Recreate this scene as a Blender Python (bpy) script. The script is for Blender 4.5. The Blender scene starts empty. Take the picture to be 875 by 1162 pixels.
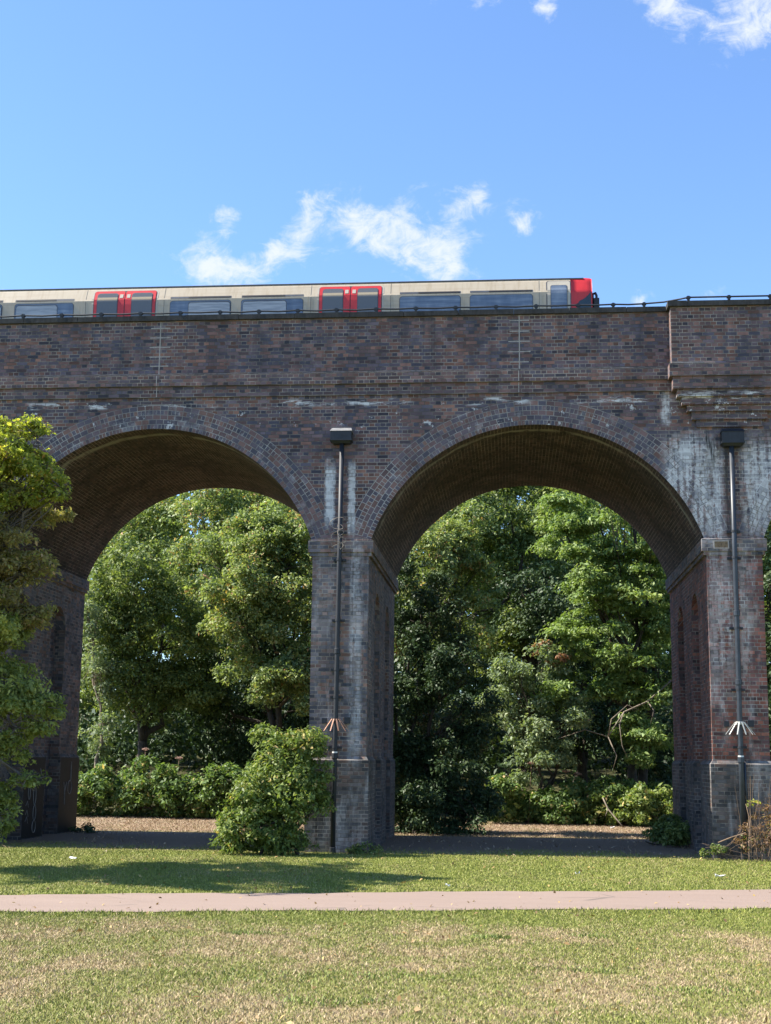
import bpy, math, random
import numpy as np
from mathutils import Vector, Matrix

PI = math.pi
random.seed(7)
rng = np.random.default_rng(7)
scene = bpy.context.scene
COL = scene.collection

# ---------------------------------------------------------------- camera numbers
F_PX, IMG_W, IMG_H = 1550.0, 875.0, 1162.0
PITCH, YAW, ROLL = math.radians(10.3), math.radians(5.2), math.radians(0.6)
CAM = Vector((0.4, -28.5, 1.87))
SUN_EL = math.radians(47.0)
SUN_AZ_FRONT = math.radians(1.5)          # sun stands off the left end of the viaduct, a hair in front of its face
SUN_DIR = Vector((-math.cos(SUN_EL) * math.cos(SUN_AZ_FRONT), -math.cos(SUN_EL) * math.sin(SUN_AZ_FRONT), math.sin(SUN_EL)))

_fw = Vector((-math.sin(YAW) * math.cos(PITCH), math.cos(YAW) * math.cos(PITCH), math.sin(PITCH)))
_r0 = Vector((math.cos(YAW), math.sin(YAW), 0))
_u0 = _r0.cross(_fw)
_r = math.cos(ROLL) * _r0 + math.sin(ROLL) * _u0
_u = -math.sin(ROLL) * _r0 + math.cos(ROLL) * _u0


def ray(x, y):
    return _fw + ((x - IMG_W / 2) / F_PX) * _r - ((y - IMG_H / 2) / F_PX) * _u


def at(x, y, Y):
    """world point that stands at depth Y on the line of sight measured at (x, y) in the survey photograph"""
    d = ray(x, y)
    return CAM + d * ((Y - CAM.y) / d.y)


# ---------------------------------------------------------------- object helpers
def tag(o, label=None, cat=None, group=None, kind=None):
    if label: o['label'] = label
    if cat: o['category'] = cat
    if group: o['group'] = group
    if kind: o['kind'] = kind
    return o


def thing(name, loc, label, cat, group=None):
    o = bpy.data.objects.new(name, None)
    o.empty_display_size = 0.3
    COL.objects.link(o)
    o.location = loc
    return tag(o, label, cat, group)


def origin_of(parent):
    p, v = parent, Vector((0, 0, 0))
    while p is not None:
        v += p.location
        p = p.parent
    return v


class MB:
    """collects faces (world coordinates) with uv in metres"""
    def __init__(self):
        self.v, self.f, self.uv = [], [], []

    def face(self, pts, uvs=None):
        i = len(self.v)
        pts = [Vector(p) for p in pts]
        self.v += pts
        self.f.append(list(range(i, i + len(pts))))
        if uvs is None:
            n = (pts[1] - pts[0]).cross(pts[2] - pts[0])
            ax, ay, az = abs(n.x), abs(n.y), abs(n.z)
            if ay >= ax and ay >= az: uvs = [(p.x, p.z) for p in pts]
            elif ax >= az: uvs = [(p.y, p.z) for p in pts]
            else: uvs = [(p.x, p.y) for p in pts]
        self.uv += list(uvs)

    def box(self, x0, x1, y0, y1, z0, z1, skip=''):
        a = [(x0, y0), (x1, y0), (x1, y1), (x0, y1)]
        for i in range(4):
            p, q = a[i], a[(i + 1) % 4]
            self.face([(p[0], p[1], z0), (q[0], q[1], z0), (q[0], q[1], z1), (p[0], p[1], z1)])
        if 't' not in skip: self.face([(x0, y0, z1), (x1, y0, z1), (x1, y1, z1), (x0, y1, z1)])
        if 'b' not in skip: self.face([(x0, y1, z0), (x1, y1, z0), (x1, y0, z0), (x0, y0, z0)])

    def tube(self, pts, radii, sides=8, cap=True):
        pts = [Vector(p) for p in pts]
        if not hasattr(radii, '__len__'): radii = [radii] * len(pts)
        rings = []
        ref = Vector((0.31, 0.77, 0.55))
        for i, p in enumerate(pts):
            t = (pts[min(i + 1, len(pts) - 1)] - pts[max(i - 1, 0)]).normalized()
            if i == 0:
                a = t.cross(ref)
                if a.length < 1e-3: a = t.cross(Vector((1, 0, 0)))
                a.normalize()
            else:
                a = (a - t * a.dot(t)).normalized()
            b = t.cross(a)
            rings.append([p + (a * math.cos(2 * PI * k / sides) + b * math.sin(2 * PI * k / sides)) * radii[i] for k in range(sides)])
        for i in range(len(rings) - 1):
            for k in range(sides):
                k2 = (k + 1) % sides
                self.face([rings[i][k], rings[i][k2], rings[i + 1][k2], rings[i + 1][k]], [(0, 0)] * 4)
        if cap:
            self.face(rings[0][::-1], [(0, 0)] * sides)
            self.face(rings[-1], [(0, 0)] * sides)

    def build(self, name, mat, parent=None, smooth=False, loc=None, merge=False):
        org = origin_of(parent) if parent is not None else (Vector(loc) if loc is not None else Vector((0, 0, 0)))
        me = bpy.data.meshes.new(name)
        me.from_pydata([tuple(p - org) for p in self.v], [], self.f)
        uvl = me.uv_layers.new(name='UVMap')
        uvl.data.foreach_set('uv', np.array(self.uv, dtype=np.float32).ravel())
        if mat: me.materials.append(mat)
        if merge or smooth:
            import bmesh
            bm = bmesh.new(); bm.from_mesh(me)
            bmesh.ops.remove_doubles(bm, verts=bm.verts, dist=1e-4)
            bm.to_mesh(me); bm.free()
        if smooth:
            me.polygons.foreach_set('use_smooth', [True] * len(me.polygons))
        me.update()
        o = bpy.data.objects.new(name, me)
        COL.objects.link(o)
        if parent is not None: o.parent = parent
        else: o.location = org
        return o


def fast_mesh(name, verts, faces, mat, parent=None, tone=None, loc=None):
    org = origin_of(parent) if parent is not None else (Vector(loc) if loc is not None else Vector((0, 0, 0)))
    verts = np.asarray(verts, dtype=np.float32) - np.array(org, dtype=np.float32)
    k = faces.shape[1]; m = len(faces)
    me = bpy.data.meshes.new(name)
    me.vertices.add(len(verts)); me.vertices.foreach_set('co', verts.ravel())
    me.loops.add(m * k); me.loops.foreach_set('vertex_index', faces.astype(np.int32).ravel())
    me.polygons.add(m)
    me.polygons.foreach_set('loop_start', np.arange(0, m * k, k, dtype=np.int32))
    me.polygons.foreach_set('loop_total', np.full(m, k, dtype=np.int32))
    if tone is not None:
        a = me.attributes.new('tone', 'FLOAT', 'FACE')
        a.data.foreach_set('value', np.asarray(tone, dtype=np.float32))
    me.update(calc_edges=True)
    me.materials.append(mat)
    o = bpy.data.objects.new(name, me)
    COL.objects.link(o)
    if parent is not None: o.parent = parent
    else: o.location = org
    return o


# ---------------------------------------------------------------- node helper
class NT:
    def __init__(self, tree):
        self.t = tree; self.n = tree.nodes; self.l = tree.links

    def node(self, typ, **kw):
        n = self.n.new(typ)
        for k, v in kw.items(): setattr(n, k, v)
        return n

    def put(self, sock, val):
        if isinstance(val, bpy.types.NodeSocket): self.l.new(val, sock)
        elif val is not None: sock.default_value = val

    def m(self, op, a, b=None, c=None, clamp=False):
        n = self.node('ShaderNodeMath', operation=op, use_clamp=clamp)
        self.put(n.inputs[0], a); self.put(n.inputs[1], b); self.put(n.inputs[2], c)
        return n.outputs[0]

    def add(s, a, b): return s.m('ADD', a, b)
    def sub(s, a, b): return s.m('SUBTRACT', a, b)
    def mul(s, a, b): return s.m('MULTIPLY', a, b)
    def mx(s, a, b): return s.m('MAXIMUM', a, b)
    def mn(s, a, b): return s.m('MINIMUM', a, b)

    def step(self, v, lo, hi, a=0.0, b=1.0):
        n = self.node('ShaderNodeMapRange', interpolation_type='SMOOTHSTEP')
        self.put(n.inputs[0], v); n.inputs[1].default_value = lo; n.inputs[2].default_value = hi
        n.inputs[3].default_value = a; n.inputs[4].default_value = b
        return n.outputs[0]

    def noise(self, vec, scale, detail=4.0, rough=0.55, dist=0.0, out=0):
        n = self.node('ShaderNodeTexNoise')
        self.put(n.inputs['Vector'], vec)
        n.inputs['Scale'].default_value = scale; n.inputs['Detail'].default_value = detail
        n.inputs['Roughness'].default_value = rough; n.inputs['Distortion'].default_value = dist
        return n.outputs[out]

    def mapping(self, vec, scale=(1, 1, 1), loc=(0, 0, 0), rot=(0, 0, 0)):
        n = self.node('ShaderNodeMapping')
        self.put(n.inputs['Vector'], vec)
        n.inputs['Location'].default_value = loc; n.inputs['Rotation'].default_value = rot; n.inputs['Scale'].default_value = scale
        return n.outputs[0]

    def ramp(self, fac, stops, interp='LINEAR'):
        n = self.node('ShaderNodeValToRGB')
        cr = n.color_ramp; cr.interpolation = interp
        while len(cr.elements) < len(stops): cr.elements.new(0.5)
        for e, (p, c) in zip(cr.elements, stops):
            e.position = p; e.color = (*c, 1.0) if len(c) == 3 else c
        self.put(n.inputs[0], fac)
        return n.outputs[0]

    def mix(self, fac, a, b, mode='MIX'):
        n = self.node('ShaderNodeMix', data_type='RGBA', blend_type=mode)
        self.put(n.inputs[0], fac)
        self.put(n.inputs[6], (*a, 1.0) if isinstance(a, tuple) else a)
        self.put(n.inputs[7], (*b, 1.0) if isinstance(b, tuple) else b)
        return n.outputs[2]

    def pos(self):
        g = self.node('ShaderNodeNewGeometry')
        s = self.node('ShaderNodeSeparateXYZ')
        self.l.new(g.outputs['Position'], s.inputs[0])
        return g.outputs['Position'], s.outputs[0], s.outputs[1], s.outputs[2]

    def bump(self, h, strength, distance, normal=None):
        n = self.node('ShaderNodeBump')
        n.inputs['Strength'].default_value = strength; n.inputs['Distance'].default_value = distance
        self.put(n.inputs['Height'], h)
        if normal is not None: self.put(n.inputs['Normal'], normal)
        return n.outputs[0]


def new_mat(name):
    m = bpy.data.materials.new(name)
    m.use_nodes = True
    nt = NT(m.node_tree)
    bsdf = nt.n.get('Principled BSDF')
    return m, nt, bsdf


def flat_mat(name, col, rough=0.6, metal=0.0, var=0.25, scale=6.0, spec=0.5, bump=0.0):
    """one material of one real colour, broken up by grime noise"""
    m, nt, b = new_mat(name)
    p, x, y, z = nt.pos()
    n = nt.noise(p, scale, 5.0, 0.6)
    n2 = nt.noise(nt.mapping(p, (7, 7, 1.2)), scale * 0.6, 3.0, 0.6)
    f = nt.step(nt.add(nt.mul(n, 0.5), nt.mul(n2, 0.5)), 0.35, 0.65)
    d = tuple(c * (1 - var) for c in col); l = tuple(min(1, c * (1 + var * 0.6)) for c in col)
    nt.put(b.inputs['Base Color'], nt.mix(f, d, l))
    b.inputs['Roughness'].default_value = rough; b.inputs['Metallic'].default_value = metal
    b.inputs['Specular IOR Level'].default_value = spec
    if bump: nt.put(b.inputs['Normal'], nt.bump(n, bump, 0.01))
    return m


def boxmask(nt, v, lo, hi, soft):
    return nt.mul(nt.step(v, lo - soft, lo + soft), nt.step(v, hi - soft, hi + soft, 1.0, 0.0))


# ---------------------------------------------------------------- brick
BRICK_W, BRICK_H = 0.238, 0.0785


def brick_mat(name, stops, mortar=(0.30, 0.27, 0.235), front=False, ring=False, dark=1.0, wash=0.0, mortar_vis=1.0, sides=False):
    m, nt, b = new_mat(name)
    uv = nt.node('ShaderNodeUVMap', uv_map='UVMap').outputs[0]
    p, x, y, z = nt.pos()
    # slight irregularity of the coursing
    wob = nt.noise(p, 3.0, 2.0, 0.5, out=1)
    wv = nt.node('ShaderNodeVectorMath', operation='MULTIPLY_ADD')
    nt.put(wv.inputs[0], wob); wv.inputs[1].default_value = (0.012, 0.012, 0); nt.put(wv.inputs[2], uv)
    bt = nt.node('ShaderNodeTexBrick')
    bt.offset = 0.5; bt.offset_frequency = 2
    bt.squash = 0.5; bt.squash_frequency = 2 if not ring else 3
    nt.put(bt.inputs['Vector'], wv.outputs[0])
    bt.inputs['Color1'].default_value = (0, 0, 0, 1); bt.inputs['Color2'].default_value = (1, 1, 1, 1)
    bt.inputs['Mortar'].default_value = (0.5, 0.5, 0.5, 1)
    bt.inputs['Scale'].default_value = 1.0
    bt.inputs['Mortar Size'].default_value = 0.0075; bt.inputs['Mortar Smooth'].default_value = 0.25
    bt.inputs['Bias'].default_value = 0.0
    bt.inputs['Brick Width'].default_value = BRICK_W if not ring else 0.165
    bt.inputs['Row Height'].default_value = BRICK_H if not ring else 0.106
    rnd = nt.node('ShaderNodeSeparateColor'); nt.put(rnd.inputs[0], bt.outputs['Color'])
    rnd = rnd.outputs[0]
    mor = bt.outputs['Fac']
    big = nt.noise(p, 0.55, 4.0, 0.6)
    mid = nt.noise(p, 2.3, 4.0, 0.6)
    fine = nt.noise(p, 38.0, 3.0, 0.65)
    idx = nt.m('ADD', rnd, nt.mul(nt.sub(big, 0.5), 1.0))
    idx = nt.m('ADD', idx, nt.mul(nt.sub(fine, 0.5), 0.22))
    bc = nt.ramp(idx, stops)
    # bricks differ in how dark they burned
    dk = nt.ramp(nt.m('FRACT', nt.mul(rnd, 7.31)), [(0.0, (0.70,) * 3), (0.3, (0.9,) * 3), (0.75, (1.0,) * 3), (1.0, (1.2,) * 3)] if ring else [(0.0, (0.48,) * 3), (0.3, (0.86,) * 3), (0.75, (1.0,) * 3), (1.0, (1.30,) * 3)])
    bc = nt.mix(1.0, bc, dk, 'MULTIPLY')
    soot = nt.ramp(mid, [(0.3, (0.58,) * 3), (0.62, (0.98,) * 3)])
    bc = nt.mix(1.0, bc, soot, 'MULTIPLY')
    # mortar visible in places, sooty elsewhere
    mv = nt.step(nt.add(nt.mul(nt.noise(p, 1.1, 4.0, 0.65), 0.7), nt.mul(nt.noise(p, 7.0, 2.0, 0.5), 0.3)), 0.41, 0.62)
    if front:
        rp = nt.mx(nt.mul(boxmask(nt, x, 0.75, 2.1, 0.05), boxmask(nt, z, 9.93, 10.12, 0.02)), nt.mul(boxmask(nt, x, -2.0, -1.1, 0.05), boxmask(nt, z, 9.93, 10.03, 0.02)))
        rp = nt.mx(rp, nt.mul(nt.mul(boxmask(nt, x, -2.9, -1.9, 0.15), boxmask(nt, z, 6.4, 8.3, 0.15)), nt.step(y, 0.03, 0.06, 1.0, 0.0)))
        mv = nt.mx(mv, rp)
    if ring: mv = nt.mx(mv, nt.step(nt.noise(p, 2.0, 3.0), 0.35, 0.65, 0.05, 0.55))
    mcol = nt.mix(nt.m('MULTIPLY', mv, mortar_vis), tuple(c * 0.26 for c in mortar), mortar)
    c = nt.mix(mor, bc, mcol)
    if front:
        # efflorescence and lime run-off that stay on the wall
        vst = nt.noise(nt.mapping(p, (9.0, 1.0, 0.75)), 1.0, 5.0, 0.62)
        spk = nt.noise(p, 11.0, 4.0, 0.7)
        brk = nt.step(nt.add(nt.mul(vst, 0.62), nt.mul(spk, 0.38)), 0.40, 0.54)
        xr_ = nt.add(x, nt.add(nt.mul(nt.sub(nt.noise(p, 5.0, 4.0, 0.7), 0.5), 0.14), nt.mul(nt.sub(nt.noise(p, 23.0, 2.0, 0.6), 0.5), 0.06)))
        zr_ = nt.add(z, nt.mul(nt.sub(nt.noise(p, 6.0, 4.0, 0.7), 0.5), 0.5))
        face = nt.step(y, 0.03, 0.06, 1.0, 0.0)
        def streak(xa, xb, za, zb, sx=0.07, sz=0.4): return nt.mul(nt.mul(boxmask(nt, xr_, xa, xb, sx * .7), boxmask(nt, zr_, za, zb, sz)), face)
        mids = nt.mx(streak(-3.49, -3.29, 6.85, 8.12, 0.05, 0.16), nt.mul(streak(-3.00, -2.85, 6.60, 8.15, 0.04, 0.14), 0.9))
        ef = nt.mul(mids, 0.2)
        ef = nt.mx(ef, nt.mul(streak(-2.92, -2.68, 1.9, 6.3, 0.10, 0.5), 0.58))
        ef = nt.mx(ef, nt.mul(streak(-3.7, -3.25, 4.2, 6.2, 0.10, 0.8), 0.20))
        ef = nt.mx(ef, nt.mul(streak(-3.9, -2.6, 0.0, 0.7, 0.1, 0.3), 0.25))
        ef = nt.mx(ef, nt.mul(streak(3.72, 4.42, 7.15, 8.62, 0.22, 0.25), 1.0))
        ef = nt.mx(ef, nt.mul(streak(4.15, 4.86, 6.45, 8.5, 0.16, 0.4), 0.95))
        ef = nt.mx(ef, nt.mul(streak(5.3, 6.4, 6.6, 8.5, 0.18, 0.35), 0.92))
        ef = nt.mx(ef, nt.mul(streak(4.5, 5.0, 3.6, 6.3, 0.10, 0.8), 0.50))
        ef = nt.mx(ef, nt.mul(streak(5.12, 5.34, 3.4, 6.3, 0.07, 0.7), 0.42))
        ef = nt.mx(ef, nt.mul(streak(3.66, 3.84, 8.95, 9.6, 0.06, 0.1), 0.85))
        ef = nt.mul(ef, brk)
        ef = nt.mx(ef, nt.mul(mids, nt.add(0.55, nt.mul(brk, 0.6))))
        # white bloom along the joints just below the string course and on the arch crowns
        blo = nt.noise(nt.mapping(p, (1.0, 1.0, 5.0)), 1.6, 5.0, 0.7)
        line = nt.mul(boxmask(nt, z, 9.40, 9.56, 0.05), nt.step(blo, 0.50, 0.60))
        line = nt.mul(line, nt.step(nt.noise(p, 0.45, 2.0, 0.5), 0.42, 0.50))
        ef = nt.mx(ef, nt.mul(line, 1.0))
        sp = nt.mul(boxmask(nt, z, 8.75, 9.55, 0.15), nt.step(nt.noise(p, 3.4, 4.0, 0.75), 0.61, 0.66))
        ef = nt.mx(ef, nt.mul(sp, 0.9))
        if ring:
            ef = nt.mx(ef, nt.mul(nt.step(nt.noise(p, 2.6, 5.0, 0.7), 0.53, 0.66), 0.28))
        else:
            wsh = nt.mul(nt.step(nt.noise(nt.mapping(p, (2.2, 1.0, 0.5)), 1.4, 5.0, 0.65), 0.50, 0.68), nt.step(z, 7.2, 6.2))
            ef = nt.mx(ef, nt.mul(nt.mul(wsh, face), 0.40))
        # mortar takes the lime first
        ef = nt.m('MULTIPLY', nt.mul(ef, 1.15), nt.add(nt.add(0.46, nt.mul(rnd, 0.45)), nt.mul(mor, nt.step(nt.noise(p, 1.7, 2.0, 0.5), 0.45, 0.55, -0.55, 0.65))), clamp=True)
        c = nt.mix(ef, c, nt.mix(spk, (0.46, 0.46, 0.46), (0.74, 0.74, 0.74)))
        # algae-dark runs beside the right hand downpipe and under its hopper
        gr = nt.mx(nt.mul(streak(4.93, 5.01, 6.0, 8.5, 0.03, 0.3), 0.75), nt.mul(streak(5.10, 5.26, 0.0, 2.0, 0.06, 0.3), 0.75))
        gr = nt.mx(gr, nt.mul(streak(4.72, 4.98, 0.0, 1.75, 0.10, 0.2), 0.55))
        gr = nt.mx(gr, nt.mul(streak(4.55, 4.85, 7.9, 8.75, 0.05, 0.2), nt.step(vst, 0.5, 0.6)))
        c = nt.mix(nt.mul(gr, nt.step(vst, 0.30, 0.55)), c, (0.030, 0.032, 0.033))
        yl = nt.mul(streak(4.5, 5.7, 6.5, 8.7, 0.2, 0.3), nt.step(nt.noise(nt.mapping(p, (6, 1, 1)), 1.3, 3.0), 0.5, 0.7))
        c = nt.mix(nt.mul(yl, 0.35), c, (0.30, 0.26, 0.19))
        # soot runs below ledges
        run = nt.mul(boxmask(nt, z, 10.2, 11.45, 0.5), nt.step(nt.noise(nt.mapping(p, (3.0, 1.0, 0.35)), 1.2, 4.0), 0.46, 0.66))
        c = nt.mix(nt.mul(run, 0.45), c, (0.035, 0.036, 0.042))
    if sides:
        # lime line that follows the vault a hand's breadth behind its front edge
        wav = nt.add(y, nt.mul(nt.sub(nt.noise(p, 1.3, 3.0), 0.5), 0.5))
        ln = nt.mul(boxmask(nt, wav, 0.42, 0.60, 0.06), nt.step(nt.noise(p, 2.0, 4.0, 0.7), 0.36, 0.55))
        ln = nt.mul(ln, nt.step(z, 6.6, 6.9))
        c = nt.mix(nt.mul(ln, 0.6), c, (0.34, 0.32, 0.26))
        gl = nt.mul(nt.step(nt.noise(nt.mapping(p, (1, 6, 0.6)), 1.5, 4.0, 0.6), 0.60, 0.68), nt.step(z, 7.0, 5.2))
        c = nt.mix(nt.mul(gl, 0.35), c, (0.32, 0.32, 0.32))
    if wash: c = nt.mix(wash, c, (0.3, 0.3, 0.31))
    if dark != 1.0: c = nt.mix(1.0, c, (dark, dark, dark), 'MULTIPLY')
    nt.put(b.inputs['Base Color'], c)
    b.inputs['Roughness'].default_value = 0.82
    b.inputs['Specular IOR Level'].default_value = 0.35
    h = nt.m('SUBTRACT', nt.add(nt.mul(fine, 0.35), nt.mul(rnd, 0.55)), mor)
    nt.put(b.inputs['Normal'], nt.bump(h, 0.75, 0.006))
    return m


BLUE = [(0.0, (0.086, 0.084, 0.116)), (0.32, (0.138, 0.110, 0.132)), (0.58, (0.180, 0.118, 0.122)), (0.82, (0.220, 0.124, 0.110)), (1.0, (0.250, 0.130, 0.098))]
GREY = [(0.0, (0.090, 0.094, 0.118)), (0.35, (0.160, 0.146, 0.162)), (0.6, (0.205, 0.165, 0.168)), (0.85, (0.245, 0.150, 0.130)), (1.0, (0.26, 0.15, 0.11))]
RED = [(0.0, (0.105, 0.070, 0.078)), (0.3, (0.190, 0.090, 0.082)), (0.6, (0.265, 0.102, 0.080)), (0.85, (0.320, 0.122, 0.080)), (1.0, (0.17, 0.13, 0.12))]
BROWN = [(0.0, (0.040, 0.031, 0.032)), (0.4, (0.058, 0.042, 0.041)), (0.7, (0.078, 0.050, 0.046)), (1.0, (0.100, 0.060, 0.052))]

M = {}
M['wall'] = brick_mat('brick_wall', BLUE, front=True)
M['ring'] = brick_mat('brick_arch_ring', [(0.0, (0.095, 0.092, 0.122)), (0.35, (0.142, 0.115, 0.135)), (0.65, (0.185, 0.118, 0.118)), (1.0, (0.225, 0.128, 0.105))], front=True, ring=True, mortar=(0.36, 0.34, 0.31))
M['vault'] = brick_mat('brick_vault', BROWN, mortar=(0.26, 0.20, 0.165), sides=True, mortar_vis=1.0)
M['pier_grey'] = brick_mat('brick_pier_grey', GREY, front=True)
M['pier_red'] = brick_mat('brick_pier_red', RED, front=True)
M['plinth'] = brick_mat('brick_plinth', [(0.0, (0.085, 0.082, 0.088)), (0.4, (0.13, 0.12, 0.122)), (0.7, (0.17, 0.135, 0.125)), (1.0, (0.19, 0.12, 0.095))], front=True, sides=True)
M['string'] = brick_mat('brick_string', [(0.0, (0.085, 0.080, 0.105)), (0.5, (0.150, 0.108, 0.118)), (1.0, (0.22, 0.12, 0.10))], front=True)
M['impost'] = brick_mat('brick_impost', GREY, front=True)
M['coping'] = flat_mat('coping_stone', (0.036, 0.035, 0.034), 0.85, var=0.5, scale=4.0, bump=0.5)
M['joint'] = flat_mat('joint_mortar', (0.34, 0.315, 0.29), 0.9, var=0.3)
M['ballast'] = flat_mat('ballast', (0.16, 0.14, 0.12), 0.95, var=0.5, scale=20)
M['iron'] = flat_mat('black_painted_iron', (0.016, 0.020, 0.027), 0.58, var=0.35, spec=0.5)
M['iron_grey'] = flat_mat('blue_grey_painted_iron', (0.030, 0.038, 0.050), 0.42, var=0.35, spec=0.5)
M['lid'] = flat_mat('weathered_lid', (0.20, 0.20, 0.20), 0.6, var=0.3)
M['copper'] = flat_mat('rusty_orange_spike', (0.52, 0.27, 0.17), 0.6, var=0.25)
M['white_spike'] = flat_mat('white_spike', (0.50, 0.50, 0.46), 0.55, var=0.15)
M['wire'] = flat_mat('pale_wire', (0.22, 0.185, 0.155), 0.7, var=0.2)
M['white_paint'] = flat_mat('white_paint', (0.7, 0.7, 0.68), 0.7, var=0.2)
M['paint_dark'] = flat_mat('dark_paint', (0.020, 0.018, 0.020), 0.7, var=0.3)
M['graffiti'] = flat_mat('chalky_graffiti', (0.26, 0.24, 0.22), 0.9, var=0.3)

# ---------------------------------------------------------------- viaduct
W = 6.6
SPRING = 6.48
Z_STR0, Z_STR1, Z_STR2 = 9.64, 9.885, 10.14
Z_COP0, Z_COP1 = 11.40, 11.51
PIERS = [(-20.15, -18.905), (-11.96, -10.715), (-3.785, -2.495), (4.45, 5.675), (12.62, 13.85)]
ARCHES = [(-15.43, 5.27, 3.68), (-7.25, 5.27, 3.68), (0.98, 5.27, 3.68), (9.15, 5.27, 3.68)]
RING = 0.53
X_END0, X_END1 = -20.15, 13.85

viaduct = thing('viaduct', (-3.14, 0, 0), 'dark brick railway viaduct of tall round arches crossing the whole picture', 'viaduct')
NICHES = [2.05, 4.60]
NW = 0.55


PADS = []


def build_pier(i, xl, xr):
    mat = M['pier_grey'] if i in (1, 2) else M['pier_red']
    sl, sr = xl + 0.045, xr - 0.045
    rec = 0.24
    pil = [(0.0, NICHES[0] - NW), (NICHES[0] + NW, NICHES[1] - NW), (NICHES[1] + NW, W)]
    mb = MB()
    for (a, c) in pil: mb.box(sl, sr, a, c, 1.85, 6.13)
    for yc in NICHES:
        mb.box(sl + rec, sr - rec, yc - NW - 0.01, yc + NW + 0.01, 0, 5.6)
        n = 14
        zs = 5.02
        arc = [(yc - NW * math.cos(PI * k / n), zs + NW * math.sin(PI * k / n)) for k in range(n + 1)]
        for sx, X in ((-1, sl), (1, sr)):
            for k in range(n):
                (ya, za), (yb, zb) = arc[k], arc[k + 1]
                q = [(X, ya, za), (X, yb, zb), (X, yb, 6.13), (X, ya, 6.13)]
                mb.face(q if sx > 0 else q[::-1])
                Xi = X - sx * (rec + 0.02)
                q = [(X, yb, zb), (X, ya, za), (Xi, ya, za), (Xi, yb, zb)]
                mb.face(q if sx > 0 else q[::-1], [(X + k * 0.1, ya), (X + k * 0.1 + 0.1, ya), (Xi + k * 0.1 + 0.1, yb), (Xi + k * 0.1, yb)])
    pier = mb.build('pier', mat, viaduct)
    # plinth: three chamfered pads
    pr = 0.055
    pads = []
    for j, (a, c) in enumerate(pil):
        mb = MB()
        x0, x1, y0, y1 = sl - pr, sr + pr, a - (pr if j == 0 else 0.005), c + (pr if j == 2 else 0.005)
        mb.box(x0, x1, y0, y1, -0.3, 1.86, 't')
        b = [(x0, y0), (x1, y0), (x1, y1), (x0, y1)]
        t = [(sl - 0.002, a - 0.002 if j == 0 else y0), (sr + 0.002, a - 0.002 if j == 0 else y0), (sr + 0.002, c + 0.002 if j == 2 else y1), (sl - 0.002, c + 0.002 if j == 2 else y1)]
        for k in range(4):
            k2 = (k + 1) % 4
            mb.face([(*b[k], 1.86), (*b[k2], 1.86), (*t[k2], 1.935), (*t[k], 1.935)])
        pads.append(mb.build('plinth', M['plinth'], pier))
    mb = MB()
    mb.box(xl - 0.012, xr + 0.012, -0.02, W + 0.02, 6.125, 6.21)
    mb.box(xl - 0.05, xr + 0.05, -0.055, W + 0.055, 6.205, SPRING - 0.02, 't')
    b = [(xl - 0.05, -0.055), (xr + 0.05, -0.055), (xr + 0.05, W + 0.055), (xl - 0.05, W + 0.055)]
    t = [(xl + 0.03, 0.03), (xr - 0.03, 0.03), (xr - 0.03, W - 0.03), (xl + 0.03, W - 0.03)]
    for k in range(4):
        k2 = (k + 1) % 4
        mb.face([(*b[k], SPRING - 0.02), (*b[k2], SPRING - 0.02), (*t[k2], SPRING + 0.004), (*t[k], SPRING + 0.004)])
    imp = mb.build('impost', M['impost'], pier)
    PADS.append(pads)
    return pier, imp


pier_objs = [build_pier(i, *p) for i, p in enumerate(PIERS)]


def arc_pts(cx, cz, R, n=56):
    a = math.acos((SPRING - cz) / R)
    return [(-a + 2 * a * k / n) for k in range(n + 1)]


sp = MB()
ext_ends = []
for (cx, cz, R) in ARCHES:
    angs = arc_pts(cx, cz, R)
    P = lambda r, a: (cx + r * math.sin(a), cz + r * math.cos(a))
    vb, rb, rb2 = MB(), MB(), MB()
    for k in range(len(angs) - 1):
        a, c = angs[k], angs[k + 1]
        s0, s1 = R * a, R * c
        (xa, za), (xb, zb) = P(R, a), P(R, c)
        for yy0, yy1 in ((0.0, W / 2), (W / 2, W)):
            vb.face([(xa, yy1, za), (xb, yy1, zb), (xb, yy0, zb), (xa, yy0, za)], [(yy1, s0), (yy1, s1), (yy0, s1), (yy0, s0)])
        (xc, zc), (xd, zd) = P(R + RING, a), P(R + RING, c)
        e0, e1 = (R + RING / 2) * a, (R + RING / 2) * c
        rb.face([(xa, 0, za), (xb, 0, zb), (xd, 0, zd), (xc, 0, zc)], [(e0, 0.0), (e1, 0.0), (e1, RING), (e0, RING)])
        rb2.face([(xb, W, zb), (xa, W, za), (xc, W, zc), (xd, W, zd)], [(e1, 0.0), (e0, 0.0), (e0, RING), (e1, RING)])
        sp.face([(xc, 0, zc), (xd, 0, zd), (xd, 0, Z_STR0 + 0.01), (xc, 0, Z_STR0 + 0.01)])
        sp.face([(xd, W, zd), (xc, W, zc), (xc, W, Z_STR0 + 0.01), (xd, W, Z_STR0 + 0.01)])
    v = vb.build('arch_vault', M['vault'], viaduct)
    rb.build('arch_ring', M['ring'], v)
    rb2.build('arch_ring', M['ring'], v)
    ext_ends.append((P(R, angs[0]), P(R + RING, angs[0]), P(R, angs[-1]), P(R + RING, angs[-1])))
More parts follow.
